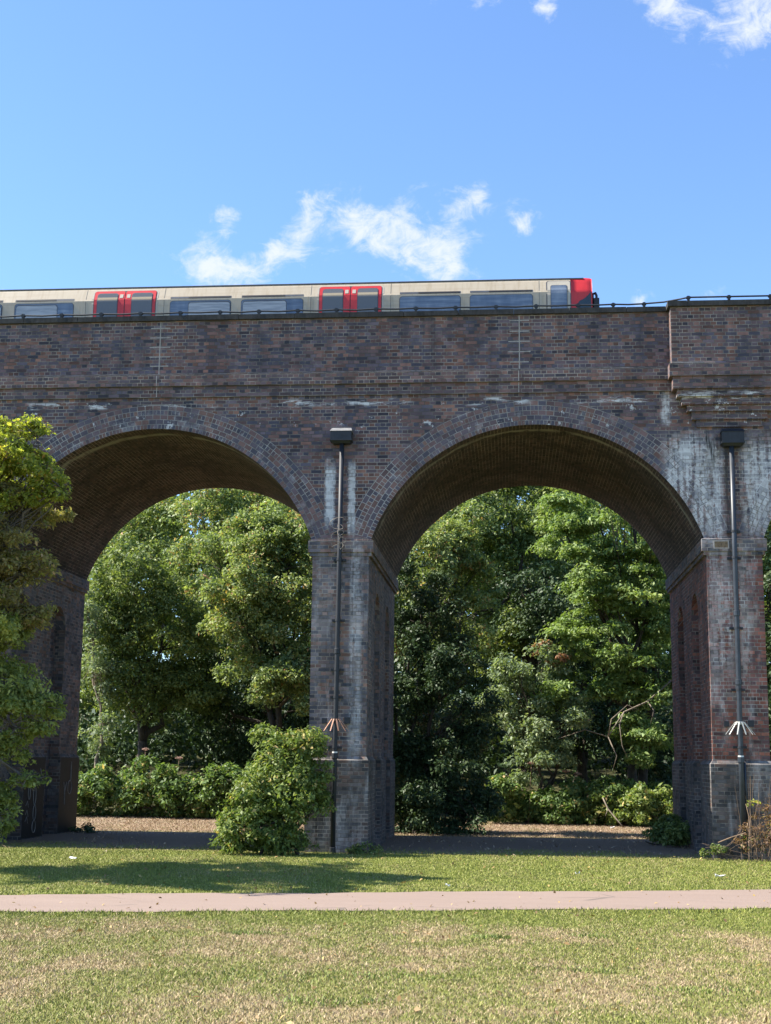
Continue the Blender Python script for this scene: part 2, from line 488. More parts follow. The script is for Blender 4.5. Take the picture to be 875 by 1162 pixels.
for i in range(5):
    L = ext_ends[i - 1] if i > 0 else None
    Rr = ext_ends[i] if i < 4 else None
    for Y, fl in ((0, False), (W, True)):
        pts = []
        if L: pts += [(L[3][0], Y, Z_STR0 + 0.01), (L[3][0], Y, L[3][1]), (L[2][0], Y, SPRING)]
        else: pts += [(X_END0, Y, Z_STR0 + 0.01), (X_END0, Y, SPRING)]
        if Rr: pts += [(Rr[0][0], Y, SPRING), (Rr[1][0], Y, Rr[1][1]), (Rr[1][0], Y, Z_STR0 + 0.01)]
        else: pts += [(X_END1, Y, SPRING), (X_END1, Y, Z_STR0 + 0.01)]
        sp.face(pts if not fl else pts[::-1], [(p[0], p[2]) for p in (pts if not fl else pts[::-1])])
for X in (X_END0, X_END1):
    sp.face([(X, 0, SPRING), (X, W, SPRING), (X, W, Z_STR0), (X, 0, Z_STR0)])
sp.build('spandrel_wall', M['wall'], viaduct)

st = MB()
for s, y0 in ((-1, 0.0), (1, W)):
    for (pr, za, zb) in ((0.045, Z_STR0, Z_STR1 + 0.008), (0.095, Z_STR1, Z_STR2)):
        ya, yb = sorted((y0 + s * pr, y0 - s * 0.20))
        st.box(X_END0, X_END1, ya, yb, za, zb)
stc = st.build('string_course', M['string'], viaduct)
fl = MB()
xx = X_END0
while xx < 3.79:
    x2 = min(xx + random.uniform(0.5, 1.6), 3.79)
    fl.box(xx, x2 - 0.004, -0.092, -0.001, Z_STR2 - 0.002, Z_STR2 + random.uniform(0.010, 0.022))
    xx = x2
fl.box(6.31, X_END1, -0.092, -0.001, Z_STR2 - 0.002, Z_STR2 + 0.016)
fl.build('mortar_fillet', flat_mat('sooty_fillet', (0.19, 0.17, 0.16), 0.9, var=0.55, scale=3.0), stc)
pa = MB()
pa.box(X_END0, X_END1, 0.004, 0.36, Z_STR2 - 0.02, Z_COP0 + 0.005)
pa.box(X_END0, X_END1, W - 0.36, W - 0.004, Z_STR2 - 0.02, Z_COP0 + 0.005)
parapet = pa.build('parapet', M['wall'], viaduct)
cp = MB()
xx = X_END0
while xx < 3.80:
    x2 = min(xx + 1.22 + random.uniform(-.03, .03), 3.80)
    dz = random.uniform(-.006, .006)
    cp.box(xx, x2 - 0.008, -0.06, 0.42, Z_COP0, Z_COP1 + dz)
    xx = x2
cp.box(6.30, X_END1, -0.06, 0.42, Z_COP0, Z_COP1)
cp.box(X_END0, X_END1, W - 0.42, W + 0.06, Z_COP0, Z_COP1)
cp.build('coping', M['coping'], parapet)
dk = MB()
dk.box(X_END0 + 0.01, X_END1 - 0.01, 0.3, W - 0.3, 9.7, 10.25)
dk.build('track_bed', M['ballast'], viaduct)
rl = MB()
for yy in (1.93, 3.37):
    rl.box(X_END0, X_END1, yy - 0.035, yy + 0.035, 10.25, 10.40)
rl.build('rail', M['iron'], viaduct)
# movement joints with their stitched bed joints
for xj, zs in ((-7.24, (11.24, 11.02, 10.80, 10.58, 10.37)), (0.67, (11.27, 11.03, 10.80, 10.57, 10.34))):
    mb = MB()
    mb.box(xj - 0.012, xj + 0.012, 0.001, 0.05, 10.145, Z_COP0 - 0.01)
    for zz in zs:
        w = random.uniform(0.19, 0.24)
        mb.box(xj - w, xj - 0.0125, 0.0012, 0.05, zz - 0.011, zz + 0.011)
        mb.box(xj + 0.0125, xj + w, 0.0012, 0.05, zz - 0.011, zz + 0.011)
    mb.box(xj - 0.03, xj - 0.012, -0.098, 0.0, Z_STR1 + 0.005, Z_STR2 - 0.02)
    mb.box(xj - 0.03, xj - 0.012, -0.048, 0.0, Z_STR0 + 0.01, Z_STR1 - 0.012)
    mb.build('movement_joint', M['joint'], parapet)

# corbelled refuge over the right hand pier
rf = MB()
rf.box(3.86, 6.24, -0.33, 0.05, Z_STR2 - 0.02, Z_COP0 + 0.005)
refuge = rf.build('refuge', M['wall'], viaduct)
corb = [(3.80, 6.30, 0.40, 9.87, 10.145), (3.87, 6.23, 0.345, 9.61, 9.87), (3.96, 6.14, 0.285, 9.455, 9.61), (4.06, 6.04, 0.225, 9.29, 9.455),
        (4.17, 5.93, 0.17, 9.155, 9.29), (4.27, 5.83, 0.115, 8.99, 9.155), (4.37, 5.73, 0.06, 8.84, 8.99)]
for (x0, x1, pr, z0, z1) in corb:
    mb = MB(); mb.box(x0, x1, -pr, 0.06, z0, z1 + (0.008 if z1 < 10.1 else 0.0))
    mb.build('corbel', M['string'], refuge)
mb = MB(); mb.box(3.80, 4.20, -0.405, 0.42, Z_COP0, Z_COP1 + .004); mb.box(4.208, 6.30, -0.40, 0.42, Z_COP0, Z_COP1)
mb.build('coping', M['coping'], refuge)
mb = MB(); mb.box(3.815, 3.835, -0.403, -0.38, 10.135, 10.165); mb.box(3.86, 4.75, -0.398, -0.325, 10.147, 10.160)
mb.build('mortar_fillet', M['joint'], refuge)

# lettering-like scrawls on the left pier's near-black painted plinth
gx = PIERS[1][1] - 0.045 + 0.055
mb = MB()
mb.box(gx - 0.03, gx + 0.002, NICHES[0] + NW + 0.02, NICHES[1] - NW - 0.02, 0.02, 1.855)
paint2 = mb.build('painted_panel', M['paint_dark'], PADS[1][1])
mb = MB()
mb.box(gx - 0.03, gx + 0.002, NICHES[1] + NW + 0.02, W + 0.05, 0.02, 1.855)
paint = mb.build('painted_panel', M['paint_dark'], PADS[1][2])
def oval(yc, zc, ry, rz, n=14): return [(gx + 0.006, yc + ry * math.cos(2 * PI * k / n), zc + rz * math.sin(2 * PI * k / n)) for k in range(n + 1)]


def mark(host, pts, r):
    mb = MB(); mb.tube(pts, r, 4)
    mb.build('graffiti', M['graffiti'], host)


for args in ((3.37, 0.98, .09, .22), (3.41, 0.58, .10, .18), (3.41, 0.26, .12, .14), (3.0, 1.05, .07, .16)): mark(paint2, oval(*args), .012)
mark(paint, oval(5.95, 1.12, .16, .17), .012)
mark(paint, [(gx + .006, 5.47, 1.25), (gx + .006, 5.57, 1.02), (gx + .006, 5.59, 0.7)], .012)
mark(paint, [(gx + .006, 5.69, 1.25), (gx + .006, 5.57, 1.02)], .012)
mark(paint, [(gx + .006, 6.02, 1.28), (gx + .006, 6.0, 1.75)], .016)
for zz in (0.75, 0.55, 0.4): mark(paint2, [(gx + .006, 2.8, zz), (gx + .006, 2.91, zz + .1), (gx + .006, 3.0, zz - .05)], .009)
# worn brown tablets let into two imposts
for k, (xa, xb) in ((3, (4.66, 4.93)), ):
    mb = MB(); mb.box(xa, xb, -0.064, -0.05, 6.27, 6.40)
    t = mb.build('tablet', flat_mat('tablet', (0.20, 0.14, 0.085), 0.9, var=0.5, scale=25), pier_objs[k][1])
    mb = MB()
    mb.box(xa - .025, xa, -0.066, -0.05, 6.25, 6.42); mb.box(xb, xb + .025, -0.066, -0.05, 6.25, 6.42)
    mb.box(xa, xb, -0.066, -0.05, 6.40, 6.42); mb.box(xa, xb, -0.066, -0.05, 6.25, 6.27)
    mb.build('tablet_frame', M['joint'], t)

# ---------------------------------------------------------------- drainpipes
def drainpipe(label, xt, xb, ztop, pmat, spike_mat, r, hop, lid_mat, rings, joints, seed):
    R = random.Random(seed)
    t = thing('drainpipe', (xb, -0.13, 0.0), label, 'drainpipe', 'drainpipes down the viaduct piers')
    yp = -0.135
    X = lambda z: xb + (xt - xb) * z / ztop
    mb = MB(); mb.tube([(X(z), yp, z) for z in (0.05, 2.0, 4.0, 6.0, ztop)], r, 14, True)
    pipe = mb.build('pipe', pmat, t, smooth=True)
    for z in joints:
        mb = MB(); mb.tube([(X(z), yp, z - .06), (X(z), yp, z - .05), (X(z), yp, z + .05), (X(z), yp, z + .06)], [r + .004, r + .016, r + .016, r + .004], 14)
        mb.build('socket', pmat, t)
    for z in rings:
        mb = MB()
        mb.box(X(z) - r - .085, X(z) + r + .085, -0.045, -0.002 if not (6.1 < z < 6.5 or z < 1.9) else -0.05, z - .025, z + .025)
        mb.tube([(X(z), yp, z - .022), (X(z), yp, z + .022)], r + .010, 14)
        mb.build('bracket', M['iron'], t)
    x0, x1, z0, z1 = hop
    mb = MB()
    d = 0.27
    xm, w = (x0 + x1) / 2, (x1 - x0) / 2
    prof = [(z0, 0.80), (z0 + 0.06, 1.0), (z1 - 0.09, 1.0)]
    for k in range(2):
        (za, sa), (zb, sb) = prof[k], prof[k + 1]
        A = [(xm - w * sa, -d * (1 if k else .75)), (xm + w * sa, -d * (1 if k else .75)), (xm + w * sa, -0.002), (xm - w * sa, -0.002)]
        B = [(xm - w * sb, -d), (xm + w * sb, -d), (xm + w * sb, -0.002), (xm - w * sb, -0.002)]
        if k == 0: mb.face([(*q, za) for q in A[::-1]])
        for j in range(4):
            j2 = (j + 1) % 4
            mb.face([(*A[j], za), (*A[j2], za), (*B[j2], zb), (*B[j], zb)])
    mb.box(xm - w - .012, xm + w + .012, -d - .012, -0.003, z0 + 0.045, z0 + 0.075)
    hopper = mb.build('hopper', M['iron'], t)
    mb = MB()
    za = z1 - 0.09
    b = [(xm - w - .015, -d - .015), (xm + w + .015, -d - .015), (xm + w + .015, -0.002), (xm - w - .015, -0.002)]
    tt = [(xm - w * .93, -d * .55), (xm + w * .93, -d * .55), (xm + w * .93, -0.003), (xm - w * .93, -0.003)]
    for j in range(4):
        j2 = (j + 1) % 4
        mb.face([(*b[j], za), (*b[j2], za), (*tt[j2], z1), (*tt[j], z1)])
    mb.face([(*q, z1) for q in tt]); mb.face([(*q, za) for q in b[::-1]])
    mb.build('lid', lid_mat, hopper)
    # anti-climb spikes: flat bars fanning out of a collar
    zc = 2.68
    mb = MB(); mb.tube([(X(zc), yp, zc - .03), (X(zc), yp, zc + .03)], r + .03, 14)
    col = mb.build('spike_collar', M['iron'] if spike_mat is M['copper'] else M['white_spike'], t)
    for k in range(6):
        a = PI + PI * (k + 0.1) / 5.2
        dx, dy = math.cos(a), math.sin(a)
        p0 = Vector((X(zc) + dx * (r + .04), yp + dy * (r + .04), zc + .02))
        p1 = Vector((X(zc) + dx * (r + .24), yp + dy * .18, zc - .23))
        side = Vector((-dy, dx, 0)) * 0.014
        n = (p1 - p0).normalized().cross(side.normalized()) * 0.004
        q = [p0 - side, p0 + side, p1 + side * .75, p1 - side * .75]
        mb = MB()
        mb.face([v + n for v in q]); mb.face([v - n for v in q[::-1]])
        for j in range(4):
            j2 = (j + 1) % 4
            mb.face([q[j] - n, q[j2] - n, q[j2] + n, q[j] + n])
        mb.build('spike', spike_mat, t)
    mb = MB()
    mb.box(X(zc) - .30, X(zc) - .20, -.06, -.002, zc - .07, zc + .04)
    mb.build('anchor_block', M['iron'], t)
    mb = MB()
    mb.box(X(zc) + .17, X(zc) + .29, -.06, -.002, zc - .07, zc + .06)
    mb.build('anchor_block', M['iron'], t)
    mb = MB(); mb.tube([(X(2.03), yp, 2.0), (X(2.03), yp, 2.035)], r + .006, 14)
    mb.build('painted_band', M['white_paint'], t)
    mb = MB(); mb.tube([(X(0), yp, 0.0), (X(0), yp - .02, 0.12)], [r + .02, r + .012], 12)
    mb.build('shoe', M['iron'], t)
    return t


drainpipe('black drainpipe with orange spikes on the pier behind the leaning bush', -3.135, -3.19, 8.58, M['iron'], M['copper'], 0.049, (-3.37, -2.92, 8.54, 8.885), M['lid'], (6.62, 6.03, 4.75, 3.72, 3.15, 2.12, 1.78), (4.1, 1.95), 1)
drainpipe('blue grey drainpipe with white spikes on the pier under the corbelled refuge', 5.065, 5.02, 8.45, M['iron_grey'], M['white_spike'], 0.053, (4.86, 5.31, 8.40, 8.78), M['iron'], (6.60, 6.05, 4.6, 3.35, 2.2), (4.9, 3.5, 1.95), 2)
# second thin service pipe clipped to the right hand plinth
mb = MB(); mb.tube([(5.12, -0.115, 0.75), (5.11, -0.115, 1.4), (5.105, -0.115, 1.9)], 0.022, 8)
tag(mb.build('service_pipe', M['iron_grey'], None, smooth=True, loc=(5.12, -0.115, 0.75)), 'thin short grey pipe clipped against the white spiked drainpipe', 'pipe')
# tangled wire
mb = MB()
pts = []
for k in range(60):
    a = k * 0.47
    pts.append((-3.15 + (0.10 + 0.09 * math.sin(k * 0.23)) * math.cos(a) - 0.03 * math.sin(k * .11), -0.225 - 0.02 * math.sin(a * 1.3), 6.86 - 0.0105 * k + 0.09 * math.sin(a)))
mb.tube(pts, 0.0065, 5)
tag(mb.build('loose_wire', M['wire'], None, loc=(-3.15, -0.2, 6.3)), 'pale wire hanging in loose loops round the black drainpipe at impost height', 'wire')

# ---------------------------------------------------------------- cable on the coping
cable = thing('handrail_cable', (-7.0, -0.03, Z_COP1), 'black cable carried on small clamps along the parapet coping', 'cable')
bpx = [27, 70.6, 115.5, 160, 205, 250, 294, 338, 382, 427, 472, 517, 563, 608.5, 656, 696, 731]
cx_ = [at(p, 350, -0.03).x for p in bpx]
while cx_[0] > X_END0 + 1: cx_.insert(0, cx_[0] - 0.87)
bx2 = [at(p, 333, -0.33).x for p in (781, 827, 874)]
cpts = []
for k, x in enumerate(cx_):
    cpts.append((x, -0.03, Z_COP1 + 0.075))
    if k < len(cx_) - 1: cpts.append(((x + cx_[k + 1]) / 2, -0.03, Z_COP1 + 0.065 - random.uniform(0, .012)))
cpts += [(3.75, -0.12, Z_COP1 + .072), (4.1, -0.27, Z_COP1 + .085)]
for x in bx2: cpts.append((x, -0.33, Z_COP1 + .095))
cpts += [(6.6, -0.3, Z_COP1 + .09), (7.2, -.03, Z_COP1 + .075), (X_END1, -.03, Z_COP1 + .075)]
mb = MB(); mb.tube(cpts, 0.019, 6)
mb.build('cable', M['iron'], cable, smooth=True)
for x, y, dz in [(x, -0.03, .075) for x in cx_] + [(x, -0.33, .095) for x in bx2]:
    mb = MB()
    mb.box(x - .026, x + .026, y - .028, y + .028, Z_COP1 - .004, Z_COP1 + dz + .028)
    mb.box(x - .045, x + .045, y - .034, y + .034, Z_COP1 + dz - .030, Z_COP1 + dz + .012)
    mb.build('clamp', M['iron'], cable)

# ---------------------------------------------------------------- train
m, nt, b = new_mat('train_grey_white_paint')
p, x, y, z = nt.pos()
st_ = nt.noise(nt.mapping(p, (5, 1, 0.7)), 2.2, 5.0, 0.65)
hz_ = nt.noise(nt.mapping(p, (0.35, 1, 9)), 2.0, 4.0, 0.6)
c = nt.mix(nt.step(st_, 0.42, 0.72), (0.445, 0.375, 0.275), (0.375, 0.305, 0.210))
c = nt.mix(nt.step(hz_, 0.5, 0.7, 0.0, 0.35), c, (0.33, 0.25, 0.17))
nt.put(b.inputs['Base Color'], c); b.inputs['Roughness'].default_value = 0.42
M['train_white'] = m
M['train_red'] = flat_mat('train_red_paint', (0.55, 0.028, 0.03), 0.40, var=0.12, scale=2)
M['train_roof'] = flat_mat('train_roof_grey', (0.10, 0.10, 0.105), 0.7, var=0.25)
M['train_dark'] = flat_mat('train_black_trim', (0.012, 0.013, 0.015), 0.5, var=0.2)
M['train_seal'] = flat_mat('train_window_seal', (0.055, 0.062, 0.075), 0.5, var=0.2)
M['train_frame'] = flat_mat('train_cream_frame', (0.42, 0.375, 0.30), 0.45, var=0.08)
m, nt, b = new_mat('train_glass')
p, x, y, z = nt.pos()
gn = nt.add(nt.mul(nt.noise(nt.mapping(p, (0.6, 1, 9)), 1.6, 4.0, 0.6), 0.6), nt.mul(nt.noise(nt.mapping(p, (3.0, 1, 1)), 1.1, 3.0), 0.4))
nt.put(b.inputs['Base Color'], nt.ramp(gn, [(0.35, (0.055, 0.075, 0.115)), (0.52, (0.115, 0.145, 0.195)), (0.66, (0.20, 0.235, 0.28))])); b.inputs['Roughness'].default_value = 0.10; b.inputs['Specular IOR Level'].default_value = 0.8  # uneven reflections put into the pane colour as stretched noise
M['glass'] = m
m, nt, b = new_mat('train_glass_dark')
b.inputs['Base Color'].default_value = (0.03, 0.045, 0.055, 1); b.inputs['Roughness'].default_value = 0.15
M['glass_dark'] = m
m, nt, b = new_mat('train_glass_hazed')
p, x, y, z = nt.pos()
nt.put(b.inputs['Base Color'], nt.mix(nt.step(nt.noise(nt.mapping(p, (1, 1, 12)), 2.0, 3.0), 0.35, 0.65), (0.24, 0.26, 0.28), (0.36, 0.38, 0.40)))
b.inputs['Roughness'].default_value = 0.18
M['glass_pale'] = m
m, nt, b = new_mat('train_glass_door')
p, x, y, z = nt.pos()
nt.put(b.inputs['Base Color'], nt.mix(boxmask(nt, z, 12.38, 12.46, 0.012), (0.11, 0.115, 0.12), (0.34, 0.28, 0.19)))  # cream band is a reflection painted into the pane colour
b.inputs['Roughness'].default_value = 0.12
M['glass_door'] = m

TY0, TYC, TZB, TB = 1.35, 2.65, 12.38, 0.634   # near side, centre line, waist of the curve, rise of the roof


ROOF = [(0.0, 1.35, 12.38), (0.54, 1.485, 12.705), (0.70, 1.54, 12.765), (0.98, 1.70, 12.825), (1.25, 2.05, 12.905), (PI / 2, 2.65, 12.95)]


def tprof(t, off=0.0):
    """t < 0: metres below the waist break; t in 0..pi/2: up the leaning cantrail and over the roof"""
    if t <= 0: return (TY0 - off, TZB + t)
    tt = [r[0] for r in ROOF]
    y, z = float(np.interp(t, tt, [r[1] for r in ROOF])), float(np.interp(t, tt, [r[2] for r in ROOF]))
    k = min(max(int(np.searchsorted(tt, t)) - 1, 0), len(ROOF) - 2)
    n = Vector((-(ROOF[k + 1][2] - ROOF[k][2]), ROOF[k + 1][1] - ROOF[k][1])).normalized()
    return (y + n.x * off, z + n.y * off)


train = thing('train', (-7.0, TYC, 10.40), 'white underground train with red doors and red cab end on the viaduct', 'train')
X_NOSE, X_RED, X_TAIL = 2.34, 1.85, -14.6
ts = [-1.75, -1.2, -0.6, -0.3, -0.1, -0.03] + [PI / 2 * k / 16 for k in range(0, 17)]
sec = [tprof(t) for t in ts]
full = sec + [(2 * TYC - y, z) for (y, z) in sec[::-1][1:]]


def shell(name, xs, scales, mat, parent, cap=True, lo=0):
    mb = MB()
    for k in range(len(xs) - 1):
        for j in range(len(full) - 1):
            q = []
            for kk, jj in ((k, j), (k + 1, j), (k + 1, j + 1), (k, j + 1)):
                y, z = full[jj]; s = scales[kk]
                q.append((xs[kk], TYC + (y - TYC) * s, TZB - 1.0 + (z - TZB + 1.0) * (1 - (1 - s) * .35)))
            mb.face(q)
    if cap:
        for kk, rev in ((0, True), (-1, False)):
            s = scales[kk]
            q = [(xs[kk], TYC + (y - TYC) * s, TZB - 1.0 + (z - TZB + 1.0) * (1 - (1 - s) * .35)) for (y, z) in full]
            mb.face(q if not rev else q[::-1])
    return mb.build(name, mat, parent, smooth=False, merge=True)


body = shell('car_body', [X_TAIL, X_RED], [1, 1], M['train_white'], train)
nose = shell('cab_end', [X_RED - .001, 2.0, 2.2, 2.30, X_NOSE], [1.0, 1.0, 0.995, 0.982, 0.965], M['train_red'], train)
for pgn in nose.data.polygons: pgn.use_smooth = len(pgn.vertices) == 4


def side_panel(x0, x1, t0, t1, off, rad=0.0, nx=10, nt_=14, squareness=True, thick=0.004):
    """sheet with rounded upper corners that follows the car side; t in profile units converted to arc metres"""
    mb = MB()
    # profile by arc length
    N = 60
    tt = [t0 + (t1 - t0) * k / N for k in range(N + 1)]
    P = [tprof(t, off) for t in tt]
    L = [0.0]
    for k in range(N): L.append(L[-1] + math.hypot(P[k + 1][0] - P[k][0], P[k + 1][1] - P[k][1]))
    tot = L[-1]
    rows = sorted(set([tot * k / nt_ for k in range(nt_ + 1)] + [tot - rad + rad * math.sin(PI / 2 * k / 8) for k in range(9)]))
    rows = [r for r in rows if r >= 0]
    ring = []
    for s in rows:
        k = min(max(int(np.searchsorted(L, s)) - 1, 0), N - 1)
        f = (s - L[k]) / max(L[k + 1] - L[k], 1e-9)
        y = P[k][0] + f * (P[k + 1][0] - P[k][0]); z = P[k][1] + f * (P[k + 1][1] - P[k][1])
        d = 0.0
        if rad > 0 and s > tot - rad:
            d = rad - math.sqrt(max(rad * rad - (s - (tot - rad)) ** 2, 0))
        ring.append((x0 + d, x1 - d, y, z))
    for k in range(len(ring) - 1):
        a, c = ring[k], ring[k + 1]
        mb.face([(a[0], a[2], a[3]), (a[1], a[2], a[3]), (c[1], c[2], c[3]), (c[0], c[2], c[3])])
        for sx in (0, 1):
            mb.face([(a[sx], a[2], a[3]), (c[sx], c[2], c[3]), (c[sx], c[2] + .012, c[3] - .004), (a[sx], a[2] + .012, a[3] - .004)])
    e = ring[-1]
    mb.face([(e[0], e[2], e[3]), (e[1], e[2], e[3]), (e[1], e[2] + .012, e[3] - .004), (e[0], e[2] + .012, e[3] - .004)])
    return mb


# dark roof skin above the gutter
mb = MB()
tr = [0.60 + (PI / 2 - 0.60) * k / 12 for k in range(13)]
prof = [tprof(t, 0.006) for t in tr]
prof = prof + [(2 * TYC - y, z) for (y, z) in prof[::-1][1:]]
for j in range(len(prof) - 1):
    mb.face([(X_TAIL, *prof[j]), (X_RED + .02, *prof[j]), (X_RED + .02, *prof[j + 1]), (X_TAIL, *prof[j + 1])])
gy, gz = tprof(0.60, 0.012)
mb.box(X_TAIL, X_RED + .3, gy - .008, gy + .03, gz - .012, gz + .016)
mb.build('roof_skin', M['train_roof'], train)

TDOOR = 0.425
for (xa, xb) in ((-14.55, -13.1), (-9.22, -7.755), (-3.90, -2.465)):
    mb = side_panel(xa - .055, xb + .055, -1.5, TDOOR + .05, 0.004, 0.10)
    mb.build('door_frame', M['train_frame'], train)
    mb = side_panel(xa - .012, xb + .012, -1.5, TDOOR + .012, 0.009, 0.07)
    mb.build('door_seal', M['train_dark'], train)
    xm = (xa + xb) / 2
    for sgn, (l0, l1) in ((0, (xa, xm - .010)), (1, (xm + .010, xb))):
        leaf = side_panel(l0, l1, -1.5, TDOOR, 0.015, 0.05).build('door', M['train_red'], train)
        inn = 0.105
        wl0, wl1 = (l0 + .085, l1 - inn - .06) if sgn == 0 else (l0 + inn + .06, l1 - .085)
        side_panel(wl0 - .014, wl1 + .014, -0.6, TDOOR - .105, 0.020, 0.07).build('window_seal', M['train_seal'], leaf)
        side_panel(wl0, wl1, -0.6, TDOOR - .135, 0.025, 0.06).build('pane', M['glass_door'], leaf)
        sx = l1 - .115 if sgn == 0 else l0 + .035
        side_panel(sx, sx + .08, 0.09, 0.26, 0.0215).build('sticker', M['train_frame'], leaf)


def car_window(xa, xb, split):
    s = side_panel(xa, xb, -0.85, -0.035, 0.004, 0.075).build('window', M['train_seal'], train)
    side_panel(xa + .014, xb - .014, -0.85, -0.050, 0.009, 0.065).build('pane', M['glass'], s)
    if split:
        l0, l1 = (xa + .45, xb - .03) if split > 0 else (xa + .05, xb - .40)
        side_panel(l0 - .012, l1 + .012, -0.85, -0.07, 0.0125, 0.07).build('window_seal', M['train_seal'], s)
        side_panel(l0, l1, -0.85, -0.095, 0.017, 0.06).build('pane', M['glass_pale'], s)
    # ventilation slot over the window
    mb = side_panel(xa + .01, xb - .005, 0.025, 0.115, 0.005)
    slot = mb.build('vent_slot', M['train_seal'], train)
    if split >= 0: side_panel(xa + .44, xb - .03, 0.04, 0.105, 0.010).build('vent_opening', M['train_dark'], slot)
    else: side_panel(xa + .03, xb - .44, 0.04, 0.105, 0.010).build('vent_opening', M['train_dark'], slot)


for (xa, xb, s) in ((-12.85, -11.42, 1), (-11.13, -9.70, -1), (-7.41, -5.96, 1), (-5.73, -4.27, -1), (-2.05, -0.64, 0), (-0.44, 1.00, 0)):
    car_window(xa, xb, s)
for xs_m in (-12.95, -9.42, -7.55, -4.10, -2.25, 1.14):
    side_panel(xs_m - .004, xs_m + .004, -0.9, 0.52, 0.0025).build('panel_seam', M['train_seal'], train)
# cab door
side_panel(1.30, 1.86, -1.5, 0.50, 0.004, 0.06).build('cab_door_seal', M['train_seal'], train)
cd = side_panel(1.325, 1.84, -1.5, 0.475, 0.010, 0.05).build('cab_door', M['train_frame'], train)
side_panel(1.395, 1.775, -0.85, 0.29, 0.015, 0.05).build('window_seal', M['train_seal'], cd)
side_panel(1.408, 1.762, -0.85, 0.27, 0.020, 0.045).build('pane', M['glass'], cd)
# wrap-round windscreen at the cab corner
mb = MB()
n = 10
for k in range(n):
    f0, f1 = k / n, (k + 1) / n
    xs0, xs1 = 2.02 + 0.285 * f0, 2.02 + 0.285 * f1
    zt = lambda f: TZB - 0.22 + 0.02 * f + 0.20 * f ** 2.2 if f > .12 else TZB - 0.22 - .05 * (.12 - f) / .12
    yy = lambda xv: TYC - (TYC - TY0) * np.interp(xv, [1.85, 2.0, 2.2, 2.30, 2.34], [1.0, 1.0, 0.995, 0.982, 0.965]) - 0.012
    mb.face([(xs0, yy(xs0), TZB - .9), (xs1, yy(xs1), TZB - .9), (xs1, yy(xs1), zt(f1)), (xs0, yy(xs0), zt(f0))])
mb.build('windscreen', M['glass_dark'], train)
mb = MB(); mb.box(2.31, 2.36, 1.50, 1.62, 11.2, TZB - .02)
mb.build('corner_pillar', M['train_frame'], train)
mb = MB()
mb.tube([(2.44, 1.52, 11.3), (2.44, 1.52, TZB - .05), (2.42, 1.58, TZB + .03), (2.36, 1.66, TZB + .03)], 0.030, 6)
mb.tube([(2.36, 1.52, 11.3), (2.36, 1.50, TZB - .02)], 0.02, 6)
mb.box(2.38, 2.50, 1.47, 1.55, 11.4, TZB - .12)
mb.build('mirror', M['train_dark'], train)
mb = MB(); mb.box(X_TAIL + .1, X_RED, TY0 + .1, 2 * TYC - TY0 - .1, 10.42, 10.70)
mb.build('underframe', M['train_dark'], train)

# ---------------------------------------------------------------- ground
def ground_z(x, y):
    t = np.clip((np.asarray(y, dtype=float) - 13.5) / 12.0, 0, 1)
    h = 1.5 * t * t * (3 - 2 * t)
    t2 = np.clip((np.asarray(y, dtype=float) - 24.0) / 60.0, 0, 1)
    return h + 5.0 * t2 * t2 * (3 - 2 * t2)


ys = np.concatenate([np.linspace(-600, -60, 10), np.linspace(-50, -22, 8), np.linspace(-20, 40, 90), np.linspace(45, 120, 16), np.linspace(150, 1500, 14)])
xs = np.concatenate([np.linspace(-1200, -60, 12), np.linspace(-45, 45, 61), np.linspace(60, 1200, 12)])
X, Y = np.meshgrid(xs, ys)
Z = ground_z(X, Y)
V = np.stack([X, Y, Z], -1).reshape(-1, 3)
nx = len(xs)
idx = np.array([[j * nx + i, j * nx + i + 1, (j + 1) * nx + i + 1, (j + 1) * nx + i] for j in range(len(ys) - 1) for i in range(nx - 1)])


def lawn_color(nt, p, x, y, blade=False):
    """shared by the soil sheet and the blades, so that dry patches agree"""
    st = nt.mapping(p, (1.15, 0.62, 0.0))
    patch = nt.noise(st, 0.75, 5.0, 0.62, 0.4)
    patch2 = nt.noise(st, 3.2, 4.0, 0.6)
    dry = nt.step(nt.add(nt.mul(patch, 0.68), nt.mul(patch2, 0.32)), 0.42, 0.62)
    # the stretch between path and camera dried out most; verges and the viaduct strip stayed green
    zone = nt.mul(nt.step(y, -13.0, -11.4, 1.0, 0.0), nt.step(y, -24.0, -20.0, 0.8, 1.0))
    base = nt.add(nt.mul(zone, nt.add(0.22, nt.mul(dry, 0.55))), nt.mul(nt.mul(nt.sub(1.0, zone), dry), 0.18))
    return base, patch, patch2


m, nt, b = new_mat('lawn_soil')
p, x, y, z = nt.pos()
dry, pt, pt2 = lawn_color(nt, p, x, y)
fine = nt.noise(p, 26.0, 4.0, 0.7)
g = nt.mix(fine, (0.09, 0.115, 0.02), (0.18, 0.20, 0.04))
d = nt.mix(fine, (0.22, 0.16, 0.09), (0.40, 0.30, 0.18))
c = nt.mix(dry, g, d)
# bare trodden soil under the arches, straw litter behind
wob = nt.add(y, nt.mul(nt.sub(nt.noise(p, 0.6, 4.0, 0.6), 0.5), 1.6))
soil = boxmask(nt, wob, 0.0, 7.0, 0.35)
c = nt.mix(soil, c, nt.mix(fine, (0.19, 0.135, 0.095), (0.30, 0.22, 0.16)))
straw = boxmask(nt, wob, 7.2, 14.6, 0.5)
c = nt.mix(nt.mul(straw, nt.step(nt.noise(p, 1.4, 4.0, 0.6), 0.30, 0.50)), c, nt.mix(fine, (0.20, 0.135, 0.085), (0.40, 0.29, 0.19)))
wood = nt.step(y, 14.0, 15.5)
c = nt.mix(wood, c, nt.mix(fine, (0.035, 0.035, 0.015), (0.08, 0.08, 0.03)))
nt.put(b.inputs['Base Color'], c)
b.inputs['Roughness'].default_value = 0.95; b.inputs['Specular IOR Level'].default_value = 0.2
